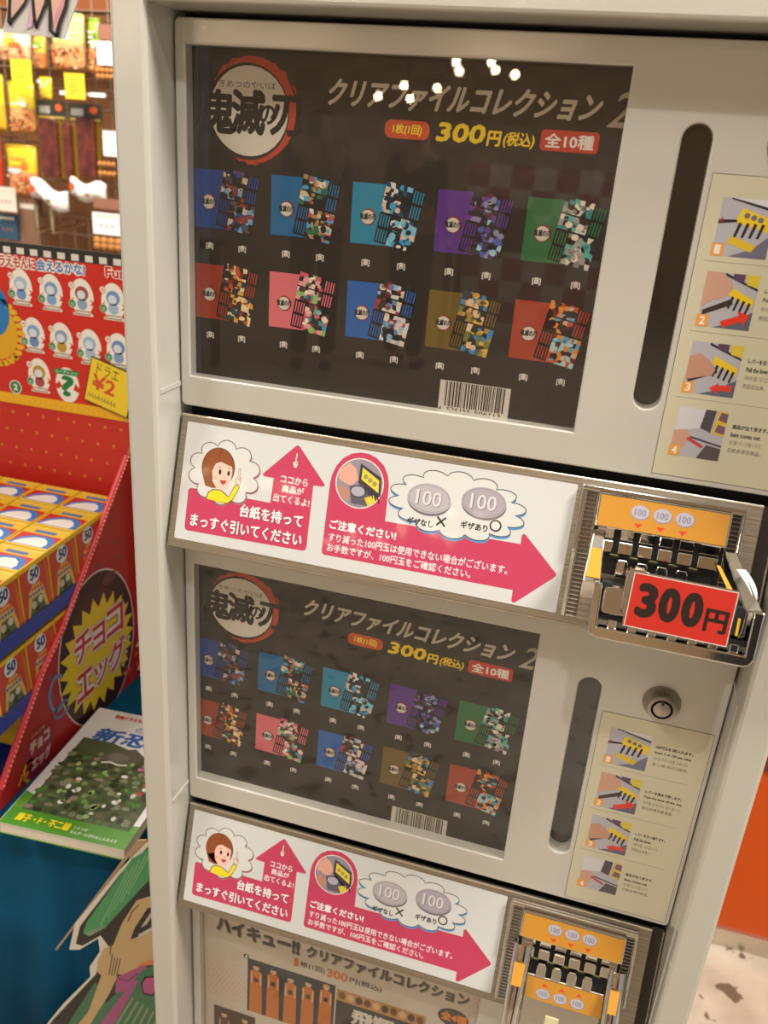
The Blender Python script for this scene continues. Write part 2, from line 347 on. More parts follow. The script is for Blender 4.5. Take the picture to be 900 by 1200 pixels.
def white_poster():
    P = Print(.001, .5); rnd = random.Random(5)
    P.rect(-6, -287, 366, 6, 'cfc6b8', 0)
    for i in range(62):
        for j in range(30):
            r = 1.9*abs(math.sin(i*.11+1.2)*math.cos(j*.13)) if (i < 12 or i > 50 or j < 3) else .5
            if r > .45: P.poly(circ(2+i*5.8+(j % 2)*2.9, -4-j*5.6, r, None, 6), 'd9a56c' if (i+j) % 3 else 'cbb79e', 1)
    P.text('ハイキュー!!', 21, -53, 135, -25, 'a39a8c', 2, .06); P.text('ハイキュー!!', 20, -51, 134, -24, '2b2623', 3, .05)
    P.text('クリアファイルコレクション', 143, -49.5, 349, -28.5, '8a8072', 2, .06); P.text('クリアファイルコレクション', 142, -48.5, 348, -28, '332d29', 3, .035)
    P.text('1', 127, -70, 133, -56, 'd0741f', 3, .04); P.text('枚(1回)', 135, -69.5, 168, -58, '3b342e', 3, .02); P.text('300', 170, -71, 198, -56, 'd0741f', 3, .045); P.text('円(税込)', 200, -70.5, 242, -59, '3b342e', 3, .02)
    P.poly(circ(332, -74, 19, 15), '3b342e', 3); P.text('全4種', 317, -81, 349, -66, 'e58a2c', 4, .035)
    def sheet(x0, y0, x1, y1, base, fig):
        P.rect(x0, y0, x1, y1, base, 2); n = int((x1-x0)/22)
        for i in range(n):
            cx = x0+(i+.5)*(x1-x0)/n; top = y1-4-rnd.uniform(0, 8)
            P.poly([(cx-9, y0), (cx+9, y0), (cx+8, top-12), (cx+4, top-9), (cx-4, top-9), (cx-8, top-12)], fig, 3)
            P.rect(cx-3, top-30, cx+3, top-22, '3b342e', 4); P.rect(cx-6.8, top-34, cx-5.8, top-14, 'e6dccb', 4); P.rect(cx+5.8, top-34, cx+6.8, top-14, 'e6dccb', 4)
            P.poly(circ(cx, top-4, 4.3, 5, 10), 'd3b08e', 4); P.poly(circ(cx, top-1.5, 4.8, 3.4, 8, 0, PI), rnd.choice(('3a322c', 'c98a3c', '2a2522')), 5)
    sheet(64, -178, 183, -82, '2a2f3a', 'c8742c')
    P.rect(185, -190, 300, -106, '33302c', 2); P.text('飛翔', 206, -140, 262, -112, 'd9d2c6', 4, .04); P.rect(185, -106, 300, -86, 'b98a55', 2)
    for i in range(10): P.poly(circ(192+i*11.2, -96, 4.8, 7, 8), ('7a4a2c', 'd8b083', '4a3020')[i % 3], 3)
    P.poly(circ(62, -80, 4, None, 12), '3b342e', 3); P.text('1', 60.5, -82.5, 63.5, -77.5, 'e5dccb', 4, .02)
    sheet(16, -262, 76, -188, '4a2b22', '6b2f22')
    return P

# ---- photo prints of the user guide
def step_photo(P, n, x0, y0, x1, y1, l):
    w_, h_ = x1-x0, y1-y0
    def q(pts): return [(x0+a*w_, y0+b*h_) for a, b in pts]
    def pl(pts, c, k=0): P.poly(q(pts), c, l+k)
    pl([(0, 0), (1, 0), (1, 1), (0, 1)], 'b3b1b8', 0)
    if n == 1:
        pl([(.18, 1), (1, .86), (1, 1)], 'd8d6d8', 1); pl([(.15, .98), (1, .80), (1, .85), (.18, 1)], '2c2830', 2)
        pl([(.3, .6), (.98, .45), (1, .68), (.4, .84)], 'e8c62c', 2)
        for i in range(3): P.poly(circ(x0+(.5+.13*i)*w_, y0+(.72-.03*i)*h_, .055*w_, .05*h_, 10), '6d6a72', l+3)
        for i in range(4): pl([(.32+.14*i, .34), (.37+.14*i, .34), (.44+.14*i, .58), (.38+.14*i, .6)], '2a2528', 3)
        pl([(.22, .24), (.7, .1), (.78, .22), (.3, .36)], 'd9b82c', 3); pl([(0, .55), (.35, .6), (.33, .64), (0, .62)], '2a2528', 3)
        pl([(.3, 0), (1, 0), (1, .42), (.7, .15)], '6f6c80', 2); pl([(.02, .58), (.1, .58), (.06, .68)], 'c8332c', 3)
    elif n in (2, 3):
        pl([(.35, .95), (1, .72), (1, .76), (.35, 1)], '2c2830', 1); pl([(.5, 1), (.72, 1), (.72, .86), (.5, .9)], '5e3f5e', 2); pl([(.74, 1), (1, 1), (1, .78), (.78, .82)], 'd9c23a', 2)
        pl([(.45, .62), (.95, .42), (.98, .56), (.5, .76)], 'e8c62c', 2)
        for i in range(4): pl([(.5+.11*i, .38-.03*i), (.54+.11*i, .36-.03*i), (.6+.11*i, .58-.03*i), (.55+.11*i, .6-.03*i)], '2a2528', 3)
        pl([(.3, 0), (1, 0), (1, .35), (.6, .1)], '5c6070', 1); pl([(.05, .2), (.6, .45), (.55, .55), (.05, .3)], '3a2f2c', 2)
        if n == 2: P.poly(q([(0, .35), (0, 1), (.3, 1), (.5, .85), (.55, .72), (.4, .55), (.2, .5)]), 'c89a84', l+4); P.poly(q([(.42, .12), (.75, .26), (.72, .34), (.96, .28), (.86, .08), (.84, .16), (.5, .02)]), 'e03a28', l+4)
        else: P.poly(q([(0, .25), (0, .7), (.2, .78), (.4, .66), (.55, .5), (.5, .38), (.3, .34)]), 'c08f78', l+4); P.poly(q([(.5, .14), (.68, .26), (.66, .21), (.92, .24), (.94, .12), (.66, .11), (.66, .04)]), 'e03a28', l+4)
    else:
        pl([(0, .5), (0, 1), (.55, 1), (.5, .62)], 'cfcdd0', 1); pl([(.5, .62), (.55, 1), (.76, 1), (.72, .55)], '4a444e', 2); pl([(.76, .55), (.8, 1), (1, 1), (1, .5)], 'd9b83a', 2)
        pl([(.82, .82), (1, .78), (1, .96), (.86, .98)], '7a5568', 3); pl([(.8, .58), (1, .55), (1, .7), (.84, .74)], '7a5568', 3)
        pl([(0, .46), (1, .28), (1, .32), (0, .5)], '4a4650', 2); pl([(.3, .42), (.66, .26), (.6, .22), (.28, .36)], 'c43a44', 4); pl([(.55, 0), (1, 0), (1, .25), (.7, .3)], '544c50', 2)
        P.poly(q([(0, .1), (0, .52), (.24, .56), (.36, .44), (.3, .3), (.2, .12)]), 'c89a84', l+3)
    pl([(-.03, 0), (.2, 0), (.2, .22), (-.03, .22)], 'e8a04a', 5); P.text(str(n), x0+.03*w_, y0+.03*h_, x0+.14*w_, y0+.19*h_, 'efe6d8', l+6, .04)
def guide_print():
    P = Print(.001, .32, .2)
    P.rect(429, -302.6, 531.6, -67, '4a463e', 0); P.rect(429.4, -302.2, 531.2, -67.4, 'cdc7ab', 1)
    T = [('100円玉を3枚入れます。', 'Insert 3 of 100 yen coins.', '100엔 주화 3개를 넣습니다.', '放入3枚100日元硬币。'), ('レバーを奥まで押します。', 'Push the lever all the way.', '레버를 안쪽까지 밀어 줍니다.', '将拉杆推到最里面。'),
         ('レバーを引っ張ります。', 'Pull the lever.', '레버를 당깁니다.', '然后拉出来。'), ('商品が出て来ます。', 'Item comes out.', '상품이 나옵니다.', '您就会得到商品。')]
    wd = [(34, 34, 32, 33), (34, 36, 36, 30), (29, 17, 25, 17), (27, 23, 25, 26)]
    for i in range(4):
        y = -82.8-53.3*i
        step_photo(P, i+1, 440, y-41.5, 478.5, y, 2)
        if i: P.rect(435.5, y+7.2, 519, y+7.6, '8a8674', 2)
        for j in range(4): P.text(T[i][j], 483.5, y-12.8-6.6*j, 483.5+wd[i][j], y-8.9-6.6*j, '3f3a33' if j != 2 else '6a6558', 2, .03 if j in (0, 1) else .01)
    return P
LOCKM = mat('a49d92', .22, 1.0, name='lock_metal')
def lock(parent, x, z):
    w = upright(x, 0, z); g = G(); v = []; n = 28
    prof = [(.0175, 0), (.0172, .0025), (.0135, .0105), (.0128, .0125), (.0098, .0128), (.0094, .0100), (.0080, .0100), (.0076, .0128), (0.0, .0132)]
    for r, h in prof: v += [(r*math.cos(2*PI*k/n), r*math.sin(2*PI*k/n), h) for k in range(n)]
    for i in range(len(prof)-1):
        g.add(v[i*n:(i+2)*n], [(k, (k+1) % n, n+(k+1) % n, n+k) for k in range(n)], BLACK if i in (4, 5) else LOCKM, i not in (3, 4, 5))
    g.box(-.0012, .0012, .0050, .0100, .009, .0133, BLACK)
    g.build('key_lock', parent, w)

POSTER = dark_poster(); GUIDE = guide_print(); WPOSTER = white_poster()
meshes = {}
for i in range(3):
    z0 = 1.52-DZ*i
    W = upright(0, 0, z0)
    d = curve_plate('door', door_loops(), .020, .0016, DOORM, machine, W @ Matrix.Translation((0, 0, -.010)))
    if i == 2: d['label'] = 'door with the pale dotted poster'
    # black lining of the window recess
    g = G(); t = .0015
    g.box(-t, 0, -.0132, -.0015, -.279, .001, BLACK); g.box(.36, .36+t, -.0132, -.0015, -.279, .001, BLACK)
    g = G(); Bk = BLACK
    for a in ((-.008, .0, -.287, .007), (.36, .368, -.287, .007), (-.008, .368, 0, .007), (-.008, .368, -.287, -.278)): g.box(a[0], a[1], a[2], a[3], -.014, -.012, Bk)
    # recess walls seen through the opening
    g.box(-.0016, -.0001, -.2781, 0, -.0135, -.0035, Bk); g.box(.3601, .3616, -.2781, 0, -.0135, -.0035, Bk); g.box(0, .36, .0001, .0016, -.0135, -.0035, Bk); g.box(0, .36, -.2796, -.2781, -.0135, -.0035, Bk)
    g.build('window_frame', d, W)
    if i < 2: P = POSTER
    else: P = WPOSTER
    if i not in (0, 1) or 'p' not in meshes:
        po = P.build('poster', d, W @ Matrix.Translation((-.0027, .0005, -.0130)) @ Matrix.Scale(1.007, 4))
        if i == 0: meshes['p'] = po.data
    else:
        po = link('poster', meshes['p'], d, W @ Matrix.Translation((-.0050, -.0002, -.0130)) @ Matrix.Rotation(-.0175, 4, 'Z') @ Matrix.Scale(1.007, 4))
    po['label'] = ['black poster of ten coloured file sets, behind the upper window', 'black poster of ten coloured file sets, behind the lower window', 'pale poster with orange dots behind the lowest window'][i]
    pane(0, .36, -.2779, 0, -.0032, -.0022).build('window_pane', d, W)
    # sliding slot: dark smoked glass over a dark well
    g = G(); g.box(.399, .4285, -.255, -.030, -.0205, -.016, mat('1d1917', .25, 0, .3)); g.build('slot_well', d, W)
    pane(.4025, .4249, -.2505, -.0340, -.0042, -.0030).build('slot_pane', d, W)
    if i < 2: GUIDE_o = (GUIDE.build('guide_sheet', d, W @ Matrix.Translation((0, 0, .0003))) if i == 0 else link('guide_sheet', GUIDE_o.data, d, W @ Matrix.Translation((0, 0, .0003))))
    lock(d, .4793, z0-.0445)

# ---- slanted sign strips
Vd = Vector((0, -.27991, -.96003)); Nn = Vector((0, -.96003, .27991))
def PM(i):
    M_ = Matrix(((1, 0, 0, 0), (0, -Vd.y, Nn.y, 0), (0, -Vd.z, Nn.z, 0), (0, 0, 0, 1))); M_.translation = (0, -.001, 1.2035-DZ*i); return M_
def mm(pts): return [(a, -b) for a, b in pts]
def sticker_print():
    P = Print(.001, .42, .15); PK = 'bf3a5c'; WH = 'cdcecc'
    P.poly(rrect(-1.5, -121, 371.5, -6.3, 1.5), WH, 0)
    # left arrow block
    P.poly(mm([(7.5, 71.5), (10, 69.6)])+mm([(93.3, 70.2), (93.3, 46.4), (83.8, 46.2), (82.0, 45.2), (82.4, 43.6), (110.8, 13.4), (113, 12.0), (115.2, 13.2), (143.8, 43.6), (144.3, 45.2), (142.6, 46.5), (133.3, 46.8), (135, 106), (134, 108.6), (131.6, 109.6), (11.5, 111.6), (9.2, 110.6), (8.2, 108.4)]), PK, 1)
    cl = cloud(42.3, -49.6, 35, 29, 10, .13); P.poly([(a+1, b-1.4) for a, b in cl], 'a86a78', 2); P.poly(cl, 'd2d2ce', 3); P.stroke(cl, .75, '4a3d36', 4, True)
    # cartoon woman in a yellow jumper pointing upwards
    hx, hy = 36, -46
    P.poly(mm([(27, 77), (28.5, 70.5), (33, 67), (41, 66.5), (46.5, 69), (50, 71.5), (56, 58), (60.5, 60.5), (55, 74), (50, 78.5), (41, 79)]), '3a3226', 5)
    P.poly(mm([(27.8, 77.2), (29.2, 71.2), (33.4, 67.8), (41, 67.3), (46, 69.8), (50.2, 72.4), (56.3, 59), (59.8, 60.8), (54.5, 73.5), (49.7, 77.8), (41, 78.6)]), 'ecd227', 6)
    P.tf = lambda x, y: (37.4+(x-37.4)*1.22, -49+(y+49)*1.17)
    P.poly(circ(36.2, -46.2, 14.2, 16.6, 28), '4a2414', 6); P.poly(circ(36.2, -46.2, 13.6, 16, 28), '8a4a24', 7); P.poly(mm([(24, 55), (27, 62.5), (33, 63.5), (42, 62), (47, 56), (49, 44)]), '8a4a24', 7)
    P.poly(mm([(31.5, 50), (33, 58), (37, 63.5), (42, 64.5), (46, 61), (48.2, 54), (48.4, 46), (47, 42), (40, 39), (34, 41)]), 'efc0ae', 8)
    P.poly(mm([(31, 49), (33, 41), (38, 36), (46, 38), (49, 44), (43, 42.5), (38, 41), (34, 43)]), '8a4a24', 9); P.stroke(mm([(38, 31), (36, 36), (37.6, 41)]), .5, '4a2414', 10)
    for ex in (38.2, 45.6): P.poly(circ(ex, -49.4, 1.25, 2.2, 12), '2a1a14', 10)
    P.stroke(mm([(36.4, 46.2), (38.6, 45)]), .5, '4a2414', 10); P.stroke(mm([(44.6, 45), (46.6, 45.8)]), .5, '4a2414', 10); P.stroke(mm([(42.4, 52), (43, 53.6), (42, 54)]), .4, '8a4a34', 10)
    P.poly(mm([(38.6, 56.2), (44.8, 55.4), (43.5, 58.6), (41.2, 59.4)]), 'b23a40', 10); P.poly(circ(34.6, -55, 1.6, 1.2, 10), 'ec9a94', 9)
    P.tf = None
    def hand(x, y, k, l):
        P.poly([(x+a*k, y+b*k) for a, b in ((-2.2, -5), (2.4, -5), (3.6, 0), (3.2, 3.4), (1.2, 4.2), (1.4, 12.6), (.2, 13.8), (-1.2, 12.8), (-1.2, 3.6), (-3.4, 2.4), (-3.8, -.6))], '3a2a22', l)
        P.poly([(x+a*k, y+b*k) for a, b in ((-1.8, -4.6), (2, -4.6), (3.1, 0), (2.8, 2.9), (.8, 3.6), (1, 12.4), (.2, 13.2), (-.8, 12.4), (-.8, 3.2), (-3, 2), (-3.3, -.5))], 'efc9b4', l+1)
        for j in range(3): P.stroke([(x+(.3+.9*j)*k, y+(2.8-.3*j)*k), (x+(.1+.9*j)*k, y+(.2-.2*j)*k)], .4*k, '5a3a2c', l+2)
    hand(58.2, -54.5, .86, 7); hand(113.2, -29.5, .78, 3)
    for t, a, b, c, d in (('ココから', 100.5, 128, 41.8, 49.2), ('商品が', 103, 125, 50.8, 58), ('出てくるよ!', 95.5, 132, 60.2, 68)): P.text(t, a, -d, b, -c, 'ece7e2', 3, .02)
    for dx, dy, c, l in ((.8, -.8, '8e3350', 2), (0, 0, 'f0ece8', 3)):
        P.text('台紙を持って', 63.5+dx, -88.6+dy, 128+dx, -76+dy, c, l, .024); P.text('まっすぐ引いてください', 13.5+dx, -106.5+dy, 129.5+dx, -93.6+dy, c, l, .024)
    # right arrow block
    P.poly(mm([(149.2, 41), (150, 34), (153, 25), (158.5, 17), (166, 11.6), (174, 9.3), (182, 9.2), (190, 11.8), (198, 17.8), (203, 26), (205.2, 35), (206.6, 67.8), (331.4, 66.3), (331.2, 58.6), (332.6, 56.8), (334.6, 57.6), (365.4, 85.8), (366.4, 87.8), (365.4, 89.8), (335.4, 118.6), (333, 119.4), (331.6, 117.8), (331.4, 108.2), (153.6, 109.4), (151.2, 108.4), (150.3, 106)]), PK, 1)
    P.poly(circ(177.4, -37.6, 23.2, 23.4, 36), 'e8dccf', 2); Q = circ(177.4, -37.6, 22.2, 22.4, 36); P.poly(Q, '8f8792', 3)
    P.poly(mm([(157, 28.5), (165, 20), (172, 24), (176, 34), (170, 41), (163, 39), (156.5, 36)]), 'd9a18e', 4); P.poly(mm([(156, 44), (163, 42), (170, 47), (168, 56), (162, 53)]), 'b9826f', 4)
    P.poly(mm([(176, 19), (197, 29), (199, 46), (192, 51), (176, 37)]), '3a3440', 4); P.poly(mm([(178.5, 22.5), (195.5, 32), (196.5, 43.5), (178.5, 33.5)]), 'e0cb3c', 5)
    for k in range(3): P.poly(circ(182.5+4.6*k, -30.5-2.6*k, 2.2, 2.4, 10), '9c8f58', 6)
    P.poly(mm([(168, 41), (180, 38), (195, 50), (188, 57), (172, 57)]), '5a5462', 4); P.poly(circ(177, -45, 7, 5, 16), 'a9a4b4', 5); P.stroke(circ(177, -45, 7, 5, 16), .7, '3c3844', 6, True)
    P.poly(mm([(184, 50), (193, 46), (195, 52), (188, 57)]), 'd9c23a', 5)
    for k in range(5): P.stroke(mm([(182+3.4*k, 38+2*k), (185+3.4*k, 45+2*k)]), 1.2, '2a2630', 6)
    c2 = cloud(269.3, -42.3, 59.5, 28.5, 14, .11, 8); P.poly([(a+.4, b-2.2) for a, b in c2], '4f8fc0', 2); P.poly(c2, 'd2d2ce', 3); P.stroke(c2, .8, '3b3430', 4, True)
    for cx, cy, c in ((243.9, -40.4, 'b3adb0'), (293.4, -35.6, 'a79fa8')):
        P.poly(circ(cx+.4, cy-2.2, 20.2, 13.6, 30), '6d666c', 4); P.poly(circ(cx, cy, 20.2, 13.6, 30), c, 5); P.stroke(circ(cx, cy, 18.6, 12.2, 30), .5, '8b848a', 6, True)
        P.text('100', cx-11.4, cy-7.2, cx+12, cy+6.4, '7c757c', 6, .03); P.text('100', cx-12, cy-6.6, cx+11.4, cy+7, 'd6d1d3', 7, .014)
    P.text('ギザなし', 227, -66.4, 251.5, -59.6, '2a2420', 4, .03); P.text('ギザあり', 276, -61.6, 300.5, -54.6, '2a2420', 4, .03)
    P.stroke([(254, -63), (262, -55)], 1.7, '2a2420', 4); P.stroke([(254, -55), (262, -63)], 1.7, '2a2420', 5); P.stroke(circ(307, -54.2, 4.7, None, 24), 1.5, '2a2420', 4, True)
    P.text('ご注意ください!', 154.5, -84, 219, -74.8, 'f2eee8', 3, .03)
    P.text('すり減った100円玉は使用できない場合がございます。', 155, -95.6, 324, -87.4, 'efe9e4', 3, .012); P.text('お手数ですが、100円玉をご確認ください。', 155, -105.4, 292, -97.6, 'efe9e4', 3, .012)
    return P
STICKER = sticker_print(); st_mesh = None

def chrome_box(g, u0, u1, v0, v1, n0, n1, m=None): g.box(u0/1000, u1/1000, -v1/1000, -v0/1000, n0/1000, n1/1000, m or CHROME)
def orange_label(P, tri_up=False):
    pass
def coin_mech(i, panel_parent):
    M0 = PM(i)
    ob = link('coin_mechanism', None, machine, M0); ob.empty_display_size = .02
    ob['label'] = 'upper coin unit with the red price card' if i == 0 else 'lower coin unit without a price card'
    # base frame and side bevels
    g = G(); g.box(.3756, .5085, -.1225, -.0060, .0003, .0030, STEEL)
    chrome_box(g, 375.8, 379.4, 6, 62, 2, 9, CHROME); chrome_box(g, 375.8, 379.4, 62, 121, 2, 6, CLEARP)
    chrome_box(g, 506.4, 509.4, 8, 88, 2, 8, CHROME); chrome_box(g, 376, 509, 4.5, 8.5, 2, 10, CHROME)
    g.build('mount_frame', ob, M0, .0008)
    # ladder ribs either side
    for u0, u1, vend in ((380.2, 389.2, 120), (497.6, 505.6, 88)):
        g = G(); g.box(u0/1000, u1/1000, -vend/1000, -.010, .0030, .0034, DARK if u0 > 400 else mat('6b6256', .4, .5))
        v = 12.0
        while v < vend:
            m_ = CHROME if (v < 62 or u0 > 400) else CLEARP
            g.box(u0/1000, u1/1000, -(v+.55)/1000, -v/1000, .0034, .0052, m_); v += 3.7
        g.box(u0/1000-.0006, u0/1000, -vend/1000, -.010, .003, .0066, CHROME2); g.box(u1/1000, u1/1000+.0006, -vend/1000, -.010, .003, .0066, CHROME2)
        g.build('rib_ladder', ob, M0)
    dv = 0 if i == 0 else -1
    # coin head
    g = G(); g.box(.3905, .4975, -.0375-.0, -.0085, .002, .0155, CHROME); g.build('coin_head', ob, M0, .0012, 3)
    P = Print(.001, .4, .1); P.rect(392.4, -36.2, 495.8, -10.2, 'c88c2e', 0)
    def coin(cx, cy, l=1):
        P.poly(circ(cx, cy, 7.8, 6.3, 20), '8d8896', l); P.poly(circ(cx-.3, cy+.4, 7.2, 5.7, 20), 'b6b1bd', l+1); P.text('100', cx-4.6, cy-2.8, cx+4.6, cy+3, '85808c', l+2, .02)
    for k, cx in enumerate((425.8, 443.8, 461.6)):
        coin(cx, -20.4); P.poly([(cx-.2, -34.0), (cx-3.6, -29.8), (cx+3.6, -29.8)], 'd8402a', 1)
    P.build('head_label', ob, M0 @ Matrix.Translation((0, 0, .0157)))
    # dark throat with chrome teeth
    g = G(); g.box(.391, .497, -.078, -.037, .0025, .0040, BLACK); g.build('throat', ob, M0)
    edges = [394, 408.7, 413.2, 425.0, 429.3, 441.0, 445.3, 457.0, 461.3, 473.2, 477.6, 494]
    for k in range(0, 12, 2):
        a, b = edges[k]/1000, edges[k+1]/1000; g = G()
        g.add([(a, -.0375, .004), (b, -.0375, .004), (b, -.0375, .011), (a, -.0375, .011), (a, -.047, .004), (b, -.047, .004), (b, -.047, .0085), (a, -.047, .0085)],
              [(3, 2, 1, 0)[::-1], (0, 1, 5, 4), (3, 7, 6, 2), (4, 5, 6, 7), (0, 4, 7, 3), (1, 2, 6, 5)], CHROME)
        g.box(a, b, -.0585, -.0478, .004, .0125, CHROME)
        if 0 < k < 10:   # rounded tongue below
            c = (a+b)/2; w_ = (b-a)/2*.86; g.prism([(c-w_, -.078), (c+w_, -.078), (c+w_, -.066), (c+w_*.7, -.0625), (c-w_*.7, -.0625), (c-w_, -.066)], .004, .013, CHROME)
        g.build('tooth', ob, M0, .0009, 2)
    g = G()
    for k in range(5):
        u = (411.0, 427.2, 443.2, 459.2, 475.4)[k]/1000
        g.tube([(u-.0035, -.0600, .0105), (u+.0035, -.0602, .0105)], .0016, mat('54502e', .3, .8), 8); g.tube([(u-.0068, -.0592, .009), (u, -.0612, .0115), (u+.0068, -.0592, .009)], .0007, BLACK, 6)
    g.build('coin_latch', ob, M0)
    if i == 0:
        # side arms run out to the pull-out tray
        for (ua, ub, s) in ((391, 401, 1), (497, 507, -1)):
            g = G(); x0, x1 = ua/1000, ub/1000
            xo = (-.002 if s > 0 else .016)
            g.add([(x0, -.040, .010), (x1, -.040, .010), (x1+xo+.004, -.079, .055), (x0+xo, -.079, .055), (x0, -.050, .003), (x1, -.050, .003), (x1+xo+.004, -.094, .046), (x0+xo, -.094, .046)],
                  [(0, 3, 2, 1), (4, 5, 6, 7), (0, 1, 5, 4), (2, 3, 7, 6), (0, 4, 7, 3), (1, 2, 6, 5)], CHROME)
            if s > 0:
                def lerp(A, B, t): return tuple(A[k]+(B[k]-A[k])*t for k in range(3))
                A0, A1, B1, B0 = (x0, -.040, .010), (x1, -.040, .010), (x1+xo+.004, -.079, .055), (x0+xo, -.079, .055)
                q = [lerp(lerp(A0, B0, t), lerp(A1, B1, t), w_) for t, w_ in ((.38, .12), (.38, .88), (.92, .95), (.92, .12))]; q = [(a, b+.0002, c+.0005) for a, b, c in q]
                g.add(q, [(0, 3, 2, 1)], mat('cc902c', .4))
            else:
                g.add([(.4915, -.052, .020), (.4945, -.052, .020), (.5075, -.072, .046), (.5030, -.072, .046)], [(3, 2, 1, 0)], mat('cc902c', .4))
            g.build('tray_arm', ob, M0, .0012)
        # U-shaped chrome tray bezel
        N0, N1 = .034, .060
        tray = G()
        u0, u1, vt, vb = .398, .5275, -.0775, -.1225
        outer = [(u0, vt), (u0+.0015, vb+.006), (u0+.004, vb+.002), (u0+.009, vb), (u1-.010, vb), (u1-.004, vb+.002), (u1-.001, vb+.007), (u1, vt), (u1-.0085, vt), (u1-.009, vb+.0095), (u0+.0085, vb+.0095), (u0+.0070, vt)]
        tray.prism(outer, N0, N1, CHROME)
        tray.box(u0+.004, u1-.004, vb+.012, vt-.001, N0+.001, N0+.004, BLACK)
        tray.build('tray_bezel', ob, M0, .0032, 4)
        g = G()
        for k in range(7): u = .414+k*.0155; g.box(u, u+.0075, -.1135, -.1060, .038, .0565, CHROME); 
        g.box(.4055, .519, -.1085, -.1030, .038, .052, BLACK); g.build('tray_stud', ob, M0, .0012)
        # chrome box left of the card, black well and yellow stop right of it
        g = G(); g.prism(rrect(.4065, -.1020, .436, -.0800, .004), .038, .058, CHROME2); g.prism(rrect(.4215, -.1000, .440, -.0620, .005), .038, .0595, CHROME); g.build('tray_block', ob, M0, .0016, 3)
        g = G(); g.prism(rrect(.4995, -.1000, .5165, -.0770, .006), .038, .0545, BLACK); g.box(.5095, .5118, -.1000, -.0860, .0545, .0552, mat('e0b43a', .4)); g.prism([(.5115, -.1010), (.5160, -.0990), (.5158, -.0790), (.5140, -.0790), (.5135, -.0955)], .040, .0575, CHROME); g.build('tray_well', ob, M0, .0010)
        # price card in its chrome holder
        tilt = M0 @ Matrix.Translation((.4655, -.0862, .0615)) @ Matrix.Rotation(-.015, 4, 'Z') @ Matrix.Rotation(.10, 4, 'X')
        g = G(); g.box(-.0405, .0402, -.0232, .0232, -.002, 0, CHROME); g.build('card_holder', ob, tilt, .0015, 3)
        P = Print(.001, .35, .2); P.rect(-38.8, -22.4, 39.2, 22.2, 'e5dcd4', 0); P.rect(-38.2, -21.8, 38.8, 21.6, 'c02c22', 1)
        for k, a in enumerate((-33.4, -16.2, 1.0)): P.text('300'[k], a, -13.0, a+16.0, 15.6, '241a16', 2, .058)
        P.text('円', 19, -13.5, 36.4, 5.5, '241a16', 2, .035)
        o_ = P.build('price_card', ob, tilt @ Matrix.Translation((0, 0, .0004))); o_['label'] = 'red price card reading 300円'
        # curled white paper slip by the right arm
        g = G(); v = []
        for k in range(9):
            t = k/8; v += [(.506+.012*math.sin(t*2.2)+.002*t, -.052-.030*t, .026+.030*t), (.5135+.0125*math.sin(t*2.4)*(1-.35*t), -.0515-.030*t, .022+.026*t)]
        g.add(v, [(2*k, 2*k+1, 2*k+3, 2*k+2) for k in range(8)], mat('e9e8e6', .6), True); o_ = g.build('paper_slip', ob, M0); sm = o_.modifiers.new('s', 'SOLIDIFY'); sm.thickness = .0004; o_['label'] = 'curled white paper slip'
    else:
        # lowered lever: chrome arms with orange label plate between
        for s, (ua, ub) in ((1, (386.5, 406)), (-1, (486, 503.5))):
            g = G(); x0, x1 = ua/1000, ub/1000; v = []; n = 10
            for k in range(n+1):
                t = k/n; y = -.046-.110*t; zc = .013+.016*math.sin(t*PI*.5)
                a = x0+(0.001 if s > 0 else .002)*t; b = x1-(.004 if s > 0 else 0)*t
                v += [(a, y, zc-.008), (a, y, zc+.001), (a+(b-a)*.3, y, zc+.0036), (a+(b-a)*.7, y, zc+.0036), (b, y, zc+.001), (b, y, zc-.008)]
            f = [(6*k+j, 6*k+(j+1) % 6, 6*k+6+(j+1) % 6, 6*k+6+j) for k in range(n) for j in range(6)]
            g.add(v, f, CHROME, True); g.add(v[:6], [(0, 1, 2, 3, 4, 5)], CHROME); g.add(v[-6:], [(5, 4, 3, 2, 1, 0)], CHROME)
            k0 = .3; a = x0+.0035
            g.add([(x0+.004, -.062, .0232), (x1-.004, -.062, .0232), (x1-.005, -.084, .0302), (x0+.004, -.084, .0302)], [(0, 3, 2, 1)], mat('cc902c', .4))
            g.build('lever_arm', ob, M0)
        g = G(); g.box(.4055, .4865, -.1600, -.0770, .002, .0120, CHROME2); g.build('lever_plate', ob, M0, .001)
        P = Print(.001, .4, .1); pts = [(406.2, -80), (485.6, -78.5), (487, -104.5), (407.6, -104)]; P.poly(pts, 'c48a2e', 0)
        for cx in (425.5, 443.5, 461.5):
            P.poly(circ(cx, -96, 7.6, 6, 20), '8d8896', 1); P.poly(circ(cx-.3, -95.6, 7, 5.4, 20), 'b6b1bd', 2); P.text('100', cx-4.4, -98.4, cx+4.4, -92.8, '85808c', 3, .02)
            P.poly([(cx, -83.4), (cx-3.4, -87.6), (cx+3.4, -87.6)], 'd8402a', 1)
        P.build('lever_label', ob, M0 @ Matrix.Translation((0, 0, .0122)))
        g = G(); g.box(.432, .446, -.128, -.119, .012, .0135, mat('cfc79a', .4)); g.build('maker_plate', ob, M0)
    return ob
